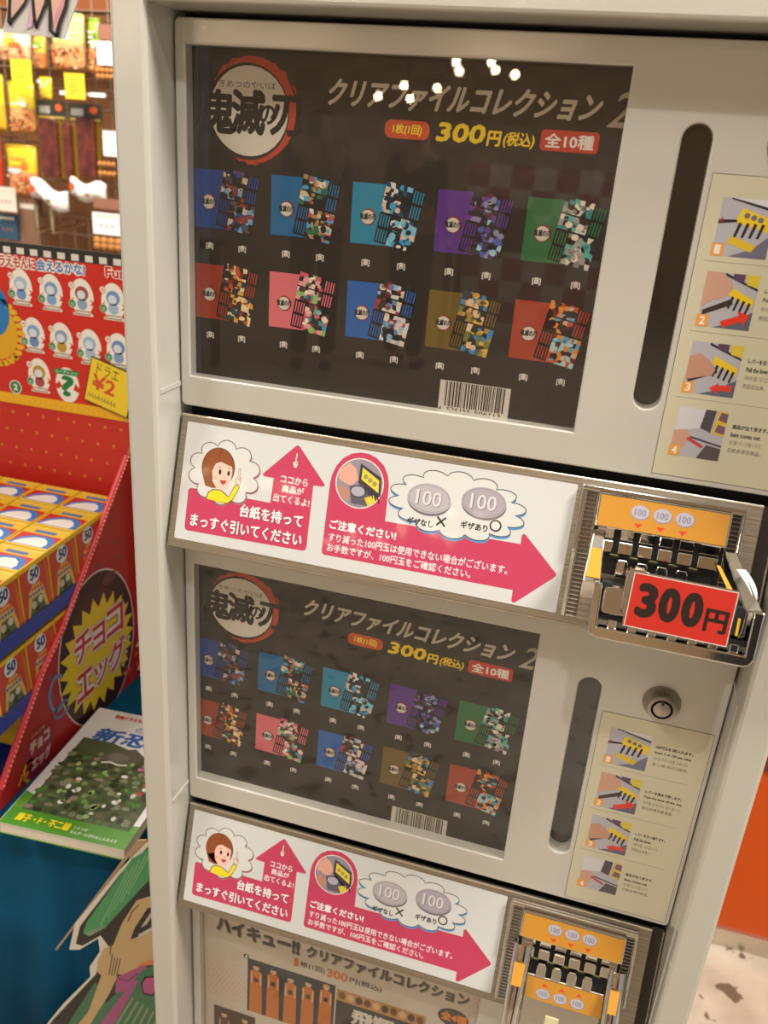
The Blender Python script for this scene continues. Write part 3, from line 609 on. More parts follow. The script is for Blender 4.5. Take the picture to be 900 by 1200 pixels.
for i in range(2):
    M0 = PM(i)
    t = .002
    g = G()
    prof = [(.0, .0), (.0035, -.0006)]
    # folded steel tray: slanted face, small top lip, underside and ends
    y_, z_ = -.1290, 0
    g.box(-.0085, .5222, -.1290, .0008, -.0015, .0, STEEL)
    g.box(-.0085, .5222, -.1300, -.1275, -.034, .0, STEEL)        # bottom return towards the door
    g.box(-.0085, .5222, -.0012, .0012, -.004, .0006, mat('d8d0be', .25, .9))   # bright rolled top edge
    g.box(-.0085, -.0070, -.129, .0, -.03, 0, STEEL)
    sp = g.build('sign_panel', machine, M0, .0007, 2)
    # recessed dark end cheek right of the steel face
    G().box(.5226, .5340, -.128, .0, -.012, -.0085, mat('3a352e', .4, .5)).box(.5335, .5352, -.128, -.002, -.02, -.006, STEEL).build('end_cheek', machine, M0)
    if i == 0: so = STICKER.build('sign_sticker', sp, M0 @ Matrix.Translation((0, 0, .0003)))
    else: so = link('sign_sticker', so.data, sp, M0 @ Matrix.Translation((0, 0, .0003)))
    so['label'] = 'white sticker with pink arrows, %s strip' % ('upper' if i == 0 else 'lower')
    coin_mech(i, sp)

# ================================================================ DISPLAY TABLE
def cloth_mat():
    M = ramp_mat('teal_cloth', [(.35, '043a55'), (.65, '075a80')], (3, 3, 3), .85, 0, 'noise'); b = M.node_tree.nodes['Principled BSDF']; b.inputs['Specular IOR Level'].default_value = .15
    return M
tbl = empty('display_table', (-.62, .5, 0), 'low display table hidden under the teal cloth', 'table')
TM = mat('8a7a66', .6)
G().box(-1.10, -.130, .06, .93, .565, .592, TM).build('tabletop', tbl)
for x in (-1.07, -.16):
    for y in (.085, .90): G().box(x-.02, x+.02, y-.02, y+.02, 0, .565, TM).build('leg', tbl)
g = G(); nx, nt = 90, 3; v = []
CL = cloth_mat()
rows = [(.95, .5995), (.30, .5995), (.055, .5995), (.044, .597), (.038, .590)] + [(.038, .59-.0585*k) for k in range(1, 11)]
for r, (yy, zz) in enumerate(rows):
    for k in range(nx+1):
        x = -1.12+k*(1.0)/nx; d = max(0, (r-4)/10)
        fold = (.020*math.sin(x*21+.8)+.010*math.sin(x*47+2*d)+.006*math.sin(x*9+3*d))*d**.7
        v.append((x, yy-.003-abs(fold)*.9 if r > 3 else yy, max(zz, .004)))
g.add(v, [(r*(nx+1)+k, r*(nx+1)+k+1, (r+1)*(nx+1)+k+1, (r+1)*(nx+1)+k) for r in range(len(rows)-1) for k in range(nx)], CL, True)
# drop on the right-hand side of the table
v2 = []
for r in range(11):
    for k in range(31):
        y = .038+k*.912/30; d = r/10; v2.append((-.1195+.012*abs(math.sin(y*19))*d, y, max(.5995-.0595*r, .004)))
g.add(v2, [(r*31+k, (r+1)*31+k, (r+1)*31+k+1, r*31+k+1) for r in range(10) for k in range(30)], CL, True)
tag(g.build('tablecloth'), 'teal blue cloth draped over the display table below the book', 'tablecloth')

# ---- red cardboard display of chocolate eggs
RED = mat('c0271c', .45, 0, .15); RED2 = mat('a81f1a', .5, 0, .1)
ZB = .600
disp = empty('egg_display', (-.56, .20, ZB), 'red cardboard counter display with printed header board and slanting side panel', 'display')
XS = -.305; YH = .38
bb = G().box(-.80, -.285, YH, YH+.004, ZB, 1.052, RED).build('back_board', disp)
hd = G().box(-.80, -.230, YH-.001, YH+.005, 1.047, 1.292, mat('2b2824')).build('header_board', disp)
# side panel with slanting top edge
sidepts = [(.020, ZB), (.377, ZB), (.377, 1.005), (.369, .995), (.2926, .9116), (.1857, .7944), (.1319, .7485), (.030, .628)]
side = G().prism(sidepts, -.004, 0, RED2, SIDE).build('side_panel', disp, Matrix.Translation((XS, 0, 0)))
# pink-red folded edge with dotted line along the slant
g = G(); e = sidepts[3:]
for a, b in zip(e[:-1], e[1:]):
    A, B = Vector((0, a[0], a[1])), Vector((0, b[0], b[1])); g.tube([(XS-.003, a[0], a[1]), (XS-.003, b[0], b[1])], .0052, mat('d83a40', .4), 8)
    n = int((B-A).length/.0065)
    for k in range(n):
        p = A.lerp(B, (k+.25)/n); q = A.lerp(B, (k+.7)/n); g.tube([(XS+.0018, p.y, p.z+.003), (XS+.0018, q.y, q.z+.003)], .0011, mat('ecb49a', .5), 5)
g.build('folded_edge', disp)
# prints on the side panel (y, z plane)
P = Print(1, .45, .1)
egg = [(.2765+.0975*math.cos(t)*(1) , .712+.134*math.sin(t)) for t in [2*PI*k/48 for k in range(48)]]
def shear(p): return (p[0], p[1])
P.poly([(a, b) for a, b in circ(.262, .716, .1000, .130, 48)], 'd9cfc6', 1); P.poly(circ(.262, .716, .0975, .1275, 48), '3a1712', 2); P.poly(circ(.258, .726, .070, .092, 40), '52231a', 3)
P.poly(circ(.300, .820, .018, .010, 20), '6a3222', 4)
P.poly(star(.262, .708, .098, .078, 22, .2, 1.02), '2a1410', 5); P.poly(star(.2612, .709, .0965, .0765, 22, .2, 1.02), 'e2c623', 6)
for t, x0, y0, x1, y1 in (('チ', .2010, .716, .2440, .765), ('ョ', .2470, .716, .2790, .757), ('コ', .2840, .716, .3300, .765), ('エ', .2000, .652, .2420, .698), ('ッ', .2450, .652, .2800, .690), ('グ', .2840, .652, .3300, .704)):
    for b, c, l in ((.13, '8c3a3a', 7), (.105, 'e6ded4', 8), (.02, 'c02a2a', 9)): P.text(t, x0-b*.03, y0-b*.03, x1+b*.03, y1+b*.03, c, l, b, .05)
P.poly(circ(.1090, .635, .030, .040, 24), '8e2436', 5)
for t, y0 in (('チョコ', .640), ('エッグ', .612)): P.text(t, .088, y0, .132, y0+.020, 'd9b0a8', 7, .06, .1)
P.text('ドキドキ', .095, .664, .125, .670, 'd9a23a', 7, .03)
P.stroke(circ(.158, .700, .018, .028, 20, .9, 5.2), .006, '6a86b8', 5); P.stroke(circ(.166, .668, .020, .010, 20, 0, 2*PI), .004, '5a7ab0', 5, True)
for a, b in ((.145, .735), (.149, .700), (.318, .872), (.33, .842), (.280, .850)): P.poly(star(a, b, .0045, .0028, 4), '2f6a58', 5)
P.stroke(circ(.085, .618, .012, .016, 14, 0, 4.5), .005, 'd9b02f', 5); P.stroke([(.06, .61), (.07, .622), (.075, .612), (.09, .626)], .004, 'd9b02f', 5)
for k in range(26): rnd = random.Random(k+40); P.poly(star(rnd.uniform(.30, .372), rnd.uniform(.61, .70), .006, .003, 4), rnd.choice(('d8a72f', 'e06a2c', 'c0392b', 'e8d9b8')), 3)
P.build('side_print', side, Matrix.Translation((XS+.0003, 0, 0)) @ SIDE)
# header prints (x, z plane at the header)
P = Print(1, .42, .12)
P.rect(-.80, 1.049, -.232, 1.290, 'c8281a', 0)
P.rect(-.80, 1.275, -.232, 1.292, '2b2824', 1)
x = -.80
while x < -.235: P.rect(x, 1.2765, x+.0125, 1.2855, 'd8d2c4', 2); x += .0228
P.rect(-.80, 1.047, -.232, 1.0635, 'e8ae1e', 2)
for k in range(60): P.poly(circ(-.795+k*.0095, 1.056-.003*(k % 2), .0012, None, 6), 'c98a16', 3)
for t, x0, x1, c in (('ドラえもんに', -.5240, -.4505, 'b02a20'), ('会えるかな?', -.4490, -.3670, '2a78c0')):
    P.text(t, x0-.001, 1.2545, x1+.001, 1.2750, 'eee8dc', 3, .13); P.text(t, x0, 1.2565, x1, 1.2730, c, 4, .03)
P.text('Fun', -.3360, 1.2575, -.3000, 1.2745, 'eee8dc', 3, .1); P.text('Fun', -.3350, 1.2585, -.3010, 1.2735, 'c0271c', 4, .04)
rows_ = ((-.4790, 1.2270, 0), (-.4275, 1.2250, 1), (-.3760, 1.2240, 2), (-.3245, 1.2230, 3), (-.4640, 1.1580, 4), (-.4160, 1.1560, 5), (-.3680, 1.1520, 6), (-.3200, 1.1520, 7), (-.4600, 1.0965, 8), (-.4110, 1.0920, 9))
toy = ['a9b9cc', '7f9cc0', 'a04a4a', '6f8fc0', '7fa3cf', '8aa0b8', '9db4cc', '6a86b0', 'b8902c', '']
for cx, cz, k in rows_:
    cx -= .0
    if k == 9:
        P.poly(circ(cx, cz-.002, .0205, .0275, 24), 'e9e4d8', 2); P.text('?', cx-.0105, cz-.020, cx+.0115, cz+.013, '1f7a3c', 4, .045)
        P.poly([(cx-.022, cz-.004), (cx-.014, cz+.003), (cx-.009, cz-.005), (cx-.018, cz-.010)], 'c8281a', 3); P.poly([(cx+.022, cz-.006), (cx+.014, cz+.002), (cx+.010, cz-.008), (cx+.02, cz-.012)], 'c8281a', 3)
        P.poly(rrect(cx-.022, cz+.014, cx+.022, cz+.022, .003), '1f7a3c', 5); P.text('シークレット', cx-.019, cz+.0155, cx+.019, cz+.0205, 'd8e8d0', 6, .03)
        continue
    P.poly([(cx+a*.0195, cz+(.0045 if a_ > 0 else 0)*0+b*(.0285 if b > 0 else .0235)) for a, b, a_ in [(math.cos(t), math.sin(t), 1) for t in [2*PI*q/26 for q in range(26)]]], 'e9e4d8', 2)
    for s_ in (-1, 1): P.poly([(cx+s_*.0200, cz-.004), (cx+s_*.0130, cz+.001), (cx+s_*.0165, cz-.005), (cx+s_*.0125, cz-.009), (cx+s_*.020, cz-.009)], 'c8281a', 3)
    P.poly(circ(cx, cz+.007, .0112, .0105, 16), toy[k], 4); P.poly(circ(cx, cz-.008, .0085, .0085, 16), toy[(k+3) % 9], 4); P.poly(circ(cx-.001, cz+.005, .0070, .0065, 14), 'd3dae0', 5)
    P.poly(circ(cx-.0165, cz+.0175, .0052, None, 14), 'c8281a', 6); P.poly(circ(cx-.0165, cz+.0175, .0046, None, 14), 'eadfce', 7); P.text(str(30+k), cx-.0192, cz+.0155, cx-.0138, cz+.0195, 'b0392b', 8, .02)
    P.poly(circ(cx-.0165, cz-.009, .0062, None, 14), 'd8e2cc', 6); P.poly(circ(cx-.0165, cz-.009, .0056, None, 14), '2a7a3f', 7); P.rect(cx-.0195, cz-.0095, cx-.0135, cz-.0075, 'a9c9a4', 8); P.rect(cx-.0195, cz-.0125, cx-.0135, cz-.0108, 'a9c9a4', 8)
    for q in range(2):
        P.rect(cx-.0120-.004*q, cz-.0205-.0042*q, cx+.0140+.003*q, cz-.0168-.0042*q, 'eadfce', 5)
        for z_ in range(7+q): P.rect(cx-.0105-.004*q+z_*.0036, cz-.0195-.0042*q, cx-.0105-.004*q+z_*.0036+.0024, cz-.0175-.0042*q, '5a3f34', 6)
P.poly(circ(-.5330, 1.1900, .030, .040, 20), '2878b8', 3)
for k in range(14): a = -1.5+k*.22; P.poly(circ(-.532+.046*math.cos(a), 1.158+.050*math.sin(a), .0075, .0045, 8), 'dfb020', 3)
P.poly(circ(-.532, 1.158, .040, .044, 22), 'd9a41c', 2); P.poly(star(-.4990, 1.1220, .0065, .002, 4), 'efd8b0', 3)
P.poly(circ(-.505, 1.0740, .0110, None, 16), 'e9e4d8', 3); P.poly(circ(-.505, 1.0740, .0095, None, 16), '2a7a3f', 4); P.text('2', -.509, 1.0690, -.501, 1.0790, 'e9e4d8', 5, .05)
P.build('header_print', hd, upright(0, YH-.0014, 0))
# gold stars on the back board
P = Print(1, .45)
rnd = random.Random(2)
for j in range(4):
    for k in range(22): P.poly(star(-.790+k*.0275+(j % 2)*.013, 1.032-j*.029, .0036, .0016, 5), 'cf8a2a', 1)
P.build('star_print', bb, upright(0, YH-.0003, 0))
# blue shipping trays and egg boxes
YEL, ORG, BLU = mat('e6c21c', .4, 0, .2), mat('c9482a', .45, 0, .2), mat('2b3f9c', .4, 0, .15)
def tilt(y): return (y-.08)*.055
def box_mesh():
    g = G(); w_, d_, h_ = .0700, .0605, .0790; g.box(-w_, 0, 0, d_, 0, h_, YEL); return g
def egg_box_root(x, y, z, label, first=[]):
    R = Matrix.Translation((x, y, z)) @ Matrix.Rotation(.055, 4, 'X')
    if not first:
        g = box_mesh(); o = g.build('egg_box', None, R, .0012, 2)
        P = Print(.001, .4, .15)   # right-hand face: X = +y, Y = +z
        P.rect(1, .6, 59.5, 73, 'bf4327', 0); P.rect(1, 73, 59.5, 78.4, 'e3bf1e', 0)
        P.poly([(8, .6), (52, .6), (44, 38), (38, 46), (22, 46), (15, 38)], 'd9b45a', 1)
        P.poly(circ(29, 61, 12.5, 13.5, 24), 'd9dfe2', 2); P.text('50', 20, 54, 38.5, 70, '1c3d7c', 3, .05, .12)
        for k in range(5): P.rect(14+k*6, 39.5-.6*k, 18.6+k*6, 43.4, 'd2553a', 3); P.rect(15+k*6, 31, 19.4+k*6, 35.4, '2e6db0', 3)
        P.poly([(12, 2), (46, 2), (40, 27), (20, 27)], '57603a', 2); P.poly(circ(22, 17, 5, 6, 12), 'b9bba8', 3); P.poly(circ(36, 20, 5, 6, 12), 'c9cbb8', 3); P.poly(circ(28, 9, 5, 4, 10), '2c2a22', 3)
        for k in range(3): P.rect(53.4+k*2, 2, 54.2+k*2, 70-9*k, 'd98a2a', 1)
        P.build('side_label', o, R @ Matrix.Translation((.0003, 0, 0)) @ SIDE)
        P = Print(.001, .38, .2)   # top face: blue, white and red wave pattern, no figure
        P.rect(-69.4, .6, -.6, 60, 'e2b92c', 0)
        P.rect(-67, 5, -3, 38, 'c42a22', 1); P.poly([(-67, 5), (-60, 22), (-44, 33), (-22, 36), (-9, 30), (-4, 18), (-4, 5)], '2277c0', 2)
        P.poly([(-62, 6), (-54, 19), (-40, 28), (-26, 30), (-17, 24), (-12, 15), (-14, 6)], 'e9e8e2', 3)
        P.rect(-52, 42, -18, 49, '3b6fae', 2)
        for k in range(16): P.rect(-66+k*4, 54, -64.2+k*4, 56, 'f0e3a8', 1); P.rect(-66+k*4, 2, -64.2+k*4, 4, 'f0e3a8', 1)
        P.build('top_label', o, R @ Matrix.Translation((0, 0, .0793)))
        first.append(o); root = o
    else:
        s = first[0]; root = s.copy(); C.objects.link(root); root.matrix_basis = R; WORLD[root] = R
        for ch in s.children: c = ch.copy(); C.objects.link(c); c.parent = root
    return tag(root, label, 'box', 'boxes of chocolate eggs in the red display')
onum = ['first', 'second', 'third', 'fourth', 'fifth']
for t_, (zt, ncol, rws) in enumerate(((.9160, 4, (0, 1, 2, 3, 4)), (.8100, 2, (0, 1, 2, 3, 4)), (.7040, 1, (0, 1, 2, 3)))):
    tr = G(); y0, y1 = .048-.0, .364; z0 = zt-.0805
    R = Matrix.Translation((0, .08, z0)) @ Matrix.Rotation(.055, 4, 'X')
    if t_ > 0: y0r = .048
    tr.box(-.632, -.3098, -.092, .284, -.0205, -.0185, BLU); tr.box(-.3098, -.3082, -.092, .284, -.0205, .003, BLU); tr.box(-.6335, -.632, -.092, .284, -.0205, .003, BLU); tr.box(-.632, -.3098, .284, .2855, -.0205, .003, BLU); tr.box(-.632, -.3098, -.0935, -.092, -.0205, .003, BLU)
    o = tr.build('shipping_tray', None, R, .0004, 1)
    tag(o, ['blue cardboard tray under the top tier of egg boxes', 'blue cardboard tray under the middle tier of egg boxes', 'blue cardboard tray under the lowest tier of egg boxes'][t_], 'tray', 'trays in the red display')
    for c in range(ncol):
        for r_ in rws:
            y = .3595-.0615*(r_+1); x = -.3110-.0712*c
            egg_box_root(x, y, z0+tilt(y), 'yellow egg box, %s tier, %s column from side panel, %s row from back' % (('top', 'middle', 'lowest')[t_], onum[c], onum[r_]))

# ---- handwritten yellow price sign clipped on the header
cs = Y_SIGN = [(-0.3406,1.1384),(-0.2695,1.1174),(-0.3037,1.0537),(-0.366,1.0604)]
P = Print(1, .5)
cx = sum(p[0] for p in cs)/4; cz = sum(p[1] for p in cs)/4
A = Vector((cs[0][0]-cs[3][0], cs[0][1]-cs[3][1])); B = Vector((cs[2][0]-cs[3][0], cs[2][1]-cs[3][1]))
ang = -.26
sg = empty('price_sign', (-.345, YH-.006, 1.060), 'small yellow handwritten price sign leaning on the red header board', 'sign')
Ms = Matrix.Translation((-.3350, YH-.006, 1.098)) @ Matrix.Rotation(.0, 4, 'X') @ UP @ Matrix.Rotation(ang, 4, 'Z')
G().box(-.038, .038, -.0355, .0355, -.0015, 0, mat('2a2822', .5)).build('sign_board', sg, Ms)
P.rect(-.0365, -.034, .0365, .034, 'e8c92c', 1); P.text('ドラエ', -.026, .013, .012, .030, '2f2a22', 2, .0); P.text('¥2', -.030, -.012, .010, .012, 'd04a2a', 2, .03)
for k in range(9): P.stroke([(-.033+k*.0055, -.026), (-.031+k*.0055, -.019), (-.0295+k*.0055, -.027)], .0012, '2f2a22', 2)
P.build('sign_print', sg, Ms @ Matrix.Translation((0, 0, .0002)))

# ---- comic book lying on the cloth
bk = empty('comic_book', (-.19, .115, .600), 'thick comic paperback with green and white cover lying on the teal cloth', 'book')
Rb = Matrix.Translation((-.2790, -.0115, .6003)) @ Matrix.Rotation(.075, 4, 'Z')
BW, BH = .1760, .258
G().box(0.001, BW-.001, .0012, BH-.001, .0008, .0166, mat('d9d0bd', .8)).build('pages', bk, Rb)
G().box(0, BW, 0, BH, .0166, .0176, mat('e2e0da', .35, 0, .3)).box(0, BW, 0, BH, 0, .0008, mat('5f8f2c', .4)).box(-.0009, .0002, 0, BH, 0, .0176, mat('dcd8d0', .4)).build('cover', bk, Rb)
P = Print(.001, .35, .3); W_, H_ = BW*1000, BH*1000; rnd = random.Random(11)
P.rect(0, 0, W_, H_, 'e4e4e0', 0); P.poly([(0, 0), (W_, 0), (W_, 42), (90, 34), (0, 62)], '5d9a34', 1); P.rect(0, 0, W_, 30, '4f8f2e', 2)
P.poly([(14, 30), (W_-9, 30), (W_-9, 150), (120, 170), (60, 186), (14, 186)], '4a5a3a', 3)
gp = ['3f5a34', '5a6b48', '2f4a30', '7a7f66', '35452c', '6a5f4a', '4f7a3c', '7f8f6a', '8a7f6c', '2c3a28']
for j in range(13):
    for i in range(12): P.poly(circ(18+i*12.6+rnd.uniform(-4, 4), 36+j*10+rnd.uniform(-3, 3), rnd.uniform(4, 8), rnd.uniform(3, 6), 7), rnd.choice(gp), 4+(i+j) % 3)
P.poly([(60, 150), (75, 172), (100, 182), (118, 170), (116, 150), (92, 142)], '5d5a52', 8); P.poly(circ(84, 158, 16, 9, 14), '6f6a60', 9); P.stroke([(66, 142), (78, 146), (92, 143), (104, 146)], 3, 'ddd6c8', 10)
for k in range(46): P.poly(circ(rnd.uniform(20, W_-14), rnd.uniform(36, 150), rnd.uniform(2.4, 5.5), rnd.uniform(2, 5), 8), rnd.choice(('e6e2da', 'd9d4c8', '8fb46a', 'b8cf8a', 'c04a38', 'e8e6e2', '6e9a4a', '9c8a6a')), 9)
for k in range(7): P.poly(circ(136+rnd.uniform(-10, 14), 150+rnd.uniform(-12, 14), 5, 3.4, 8), 'd0709c', 11)
P.text('のび太の', 78, 216, 150, 231, '2f74b8', 12, .01); P.text('新恐竜', 24, 184, 160, 215, '1f62b0', 12, .035, .12)
P.text('映画ドラえもん', 34, 240, 86, 249, 'c8404a', 12, .04); P.rect(94, 234, 124, 249, '3f8ac8', 12); P.text('まんが版', 97, 237, 121, 246, 'e6eef2', 13, .03)
P.text('藤子・F・不二雄', 16, 9, 92, 23, 'ecd827', 13, .03); P.text('シナリオ', 96, 15, 116, 20, 'dfe6cf', 13, .02); P.text('まんが・むぎわらしんたろう', 96, 7, 160, 12.5, 'dfe6cf', 13, .02)
P.build('cover_print', bk, Rb @ Matrix.Translation((0, 0, .0177)))
# ---- hand-drawn cut-out standee below the table
def poly3(name, pts, parent, y, th, m):
    return G().prism(pts, 0, th, m).build(name, parent, upright(0, y, 0))
st = empty('cutout_standee', (-.13, -.02, 0), 'hand-drawn cardboard standee, green hair and pink ribbon, below the book', 'standee')
YS = -.012
outl = [(-0.0287,0.7044),(-0.0773,0.6348),(-0.1056,0.5942),(-0.1759,0.4795),(-0.1893,0.4254),(-0.173,0.432),(-0.1421,0.4648),(-0.141,0.4417),(-0.1591,0.4055),(-0.1591,0.3859),(-0.2099,0.3086),(-0.2398,0.2565),(-0.3036,0.1337),(-0.3703,-0.4759),(-0.0318,-0.2515),(-0.032,0.3502)]
WHc = mat('cfc8b8', .6)
zb = 0.0
outl = [(a, max(b, .002)) for a, b in outl]
G().prism(outl, -.004, 0, WHc).build('board', st, upright(0, YS, 0))
P = Print(1, .55)
def pp(l, c, k): P.poly(l, c, k)
pp([(-0.0288,0.6979),(-0.0726,0.6337),(-0.1021,0.5926),(-0.1682,0.4778),(-0.1775,0.4413),(-0.167,0.4423),(-0.1377,0.4727),(-0.1283,0.4593),(-0.126,0.4556),(-0.1442,0.4116),(-0.1506,0.3944),(-0.2286,0.2705),(-0.3026,0.1147),(-0.3603,-0.4161),(-0.0385,-0.2083)], '211c18', 1)
pp([(-0.0411,0.6674),(-0.0837,0.6243),(-0.1571,0.4898),(-0.1645,0.4668),(-0.155,0.4643),(-0.1275,0.4935),(-0.0649,0.5918),(-0.0363,0.6353)], '3f8a54', 3)
for a, b in [((-0.1365,0.4916),(-0.0907,0.6023)),((-0.1253,0.5096),(-0.0818,0.6139)),((-0.1142,0.5272),(-0.073,0.6253)),((-0.1034,0.5446),(-0.0643,0.6365)),((-0.0927,0.5616),(-0.0557,0.6477))]: P.stroke([a, b], .0016, '6fa070', 4)
pp([(-0.155,0.4643),(-0.1645,0.4668),(-0.1448,0.4823),(-0.1312,0.4952),(-0.1276,0.492)], '6f8a68', 4)
pp([(-0.0621,0.57),(-0.0808,0.5559),(-0.1041,0.5071),(-0.1192,0.463),(-0.1354,0.4487),(-0.1464,0.4188),(-0.1448,0.4033),(-0.1091,0.4117),(-0.0824,0.4356),(-0.0473,0.4718),(-0.0384,0.5645)], 'b89a6c', 3)
pp([(-0.0505,0.5599),(-0.0654,0.5486),(-0.0855,0.5068),(-0.0929,0.4827),(-0.062,0.5099),(-0.0454,0.5327)], '1c1815', 4)
pp([(-0.0532,0.5502),(-0.062,0.5411),(-0.0767,0.5102),(-0.0677,0.5197)], 'a9a49a', 5)
pp([(-0.081,0.4965),(-0.0579,0.5205),(-0.0581,0.5144),(-0.0787,0.4928)], 'b9b4a8', 5)
P.stroke([(-0.0774,0.5499),(-0.0879,0.5342),(-0.0951,0.5136)], .0014, '2a2019', 5)
pp([(-0.0862,0.4356),(-0.0794,0.4462),(-0.0626,0.4594),(-0.0604,0.4509)], 'c87a3c', 4)
pp([(-0.1413,0.3967),(-0.1487,0.4033),(-0.1417,0.4303),(-0.1258,0.4588),(-0.1215,0.4448),(-0.1165,0.4421),(-0.1088,0.4421),(-0.1174,0.4018),(-0.1314,0.3647),(-0.1561,0.3115),(-0.1792,0.2573),(-0.2053,0.2453),(-0.1667,0.3155)], 'b89a6c', 5)
for a, b in [((-0.1224,0.4397),(-0.1292,0.4017)),((-0.1183,0.4401),(-0.1252,0.4034)),((-0.1141,0.4406),(-0.1212,0.4051)),((-0.11,0.441),(-0.1172,0.4068))]: P.stroke([a, b], .0013, '2a2019', 6)
P.stroke([(-0.1217,0.4635),(-0.1254,0.4432),(-0.1231,0.4395),(-0.1202,0.4454)], .0014, '2a2019', 6)
pp([(-0.1515,0.3809),(-0.1947,0.2909),(-0.22,0.2385),(-0.2429,0.1438),(-0.0346,0.2452),(-0.0295,0.4481),(-0.1006,0.4024),(-0.1365,0.3457)], '3c6a4c', 3)
for a, b in [((-0.1018,0.3774),(-0.135,0.3038)),((-0.0942,0.3741),(-0.1226,0.3094)),((-0.0866,0.3708),(-0.1102,0.3149)),((-0.0789,0.3675),(-0.098,0.3204)),((-0.0713,0.3643),(-0.0859,0.3259)),((-0.0637,0.361),(-0.0739,0.3313)),((-0.0561,0.3577),(-0.062,0.3366))]: P.stroke([a, b], .003, '7f8a66', 4)
pp([(-0.1174,0.4034),(-0.0771,0.4425),(-0.0658,0.4425),(-0.0849,0.409),(-0.1376,0.2816),(-0.1645,0.2694),(-0.1055,0.3824),(-0.1217,0.3722)], '9c4a78', 6)
P.stroke([(-0.1174,0.4034),(-0.1006,0.4024),(-0.0841,0.4253)], .0014, '2a2019', 7)
pp([(-0.0912,0.4096),(-0.0761,0.435),(-0.054,0.4567),(-0.0548,0.4344),(-0.081,0.4107)], '2f6a45', 7)
pp([(-0.0811,0.4074),(-0.0741,0.4232),(-0.0612,0.4302),(-0.0516,0.4151),(-0.0652,0.3899),(-0.0781,0.3876)], '211c18', 7); pp([(-0.0786,0.4069),(-0.0729,0.4205),(-0.0613,0.4269),(-0.0542,0.414),(-0.0651,0.3932),(-0.0767,0.3915)], 'a8487a', 8)
P.build('drawing', st, upright(0, YS-.0003, 0))
# thin brown card edge behind it
bc = [(-0.2181,0.4065),(-0.0803,0.6483),(-0.0672,0.6528),(-0.1036,-0.266),(-0.1364,-0.2872),(-0.0925,0.618),(-0.2154,0.406)]
tag(G().prism([(a, max(b, .002)) for a, b in bc], 0, .002, mat('a98e6e', .7)).build('backing_card', None, upright(0, -.003, 0)), 'thin brown card sheet standing behind the drawn standee', 'card')
# ================================================================ SNACK WALL
YW = 2.30
rack = empty('wire_grid_rack', (-1.75, 2.42, 0), 'brown wire grid rack for hanging snack bags, behind the red display', 'rack')
g = G(); WIRE = mat('a08a72', .4, .6)
x = -2.6
while x < -.9: g.tube([(x, 2.42, .45), (x, 2.42, 2.15)], .0035, WIRE, 6); x += .066
z = .47
while z < 2.15: g.tube([(-2.6, 2.415, z), (-.9, 2.415, z)], .0035, WIRE, 6); z += .066
tag(g.build('wire_grid', rack), kind='stuff')
for x in (-2.55, -.95): G().box(x-.02, x+.02, 2.42, 2.46, 0, 2.2, mat('6e5a44', .5)).build('upright_post', rack)
def snack(rect, cols, label, cat='bag', name='snack_bag', y=YW, group='bags hanging on the grid rack', nutty=True, seed=0):
    x0, z0, x1, z1 = rect; rnd = random.Random(seed); w_, h_ = x1-x0, z1-z0; D = .035
    o = empty(name, ((x0+x1)/2, y, z0), label, cat, group)
    g = G(); nu, nv = 8, 10; W = upright(x0, y, z0); m0 = mat(cols[0], .3, 0, .6); m1 = mat(cols[1], .3, 0, .6)
    def pt(i, j, s): 
        a, b = i/nu, j/nv; bul = (math.sin(PI*a)*math.sin(PI*min(1, b*1.05)))**.6 if 0 < i < nu and 0 < j < nv else 0
        return (a*w_, b*h_, s*D*.5*bul*(1+.25*rnd.uniform(-1, 1)))
    for s in (1, -1):
        v = [pt(i, j, s) for j in range(nv+1) for i in range(nu+1)]
        for j in range(nv):
            f = [(j*(nu+1)+i, j*(nu+1)+i+1, (j+1)*(nu+1)+i+1, (j+1)*(nu+1)+i) for i in range(nu)]
            if s < 0: f = [q[::-1] for q in f]
            b = len(g.v); 
            g.add([v[k] for q in f for k in q], [tuple(range(4*k, 4*k+4)) for k in range(len(f))], m1 if j < nv*.42 else m0, False)
    g.box(w_*.06, w_*.94, h_*.98, h_*1.02, -.002, .002, m0)
    me = g.build('pouch', o, W); bm = bmesh.new(); bm.from_mesh(me.data); bmesh.ops.remove_doubles(bm, verts=bm.verts, dist=.0004)
    for f in bm.faces: f.smooth = True
    bm.to_mesh(me.data); bm.free()
    # printed label and visible contents
    P = Print(1, .35, .4)
    if nutty:
        for k in range(60): P.poly(circ(w_*rnd.uniform(.08, .92), h_*rnd.uniform(.05, .42), w_*rnd.uniform(.03, .06), h_*.025, 7), rnd.choice(('c98a4a', 'e0a868', 'b8743a', 'e8c08a', 'd8553a')), 1)
    for k in range(3): P.poly(circ(w_*rnd.uniform(.3, .7), h_*rnd.uniform(.5, .82), w_*rnd.uniform(.12, .24), h_*rnd.uniform(.05, .1), 12), rnd.choice(cols[2:]), 2+k)
    for k in range(3): P.rect(w_*.25, h_*(.56+.09*k), w_*rnd.uniform(.6, .8), h_*(.59+.09*k), rnd.choice(cols[2:]), 5)
    P.build('bag_print', o, upright(x0, y-D*.62, z0))
    G().tube([(w_*.5, h_*.97, -.002), (w_*.5, h_*.99, -.14)], .0025, CHROME2, 6).build('hook', o, W)
    return o
BR = {'a':(-1.999,1.668,-1.857,1.77),'b':(-1.845,1.646,-1.794,1.754),'c':(-1.77,1.648,-1.63,1.827),'d':(-1.614,1.64,-1.567,1.816),'e':(-1.975,1.427,-1.859,1.598),'f':(-2.055,1.425,-1.991,1.617),'g':(-1.836,1.545,-1.781,1.621),'h':(-2.008,1.198,-1.87,1.379),'i':(-2.081,1.217,-2.03,1.41)}
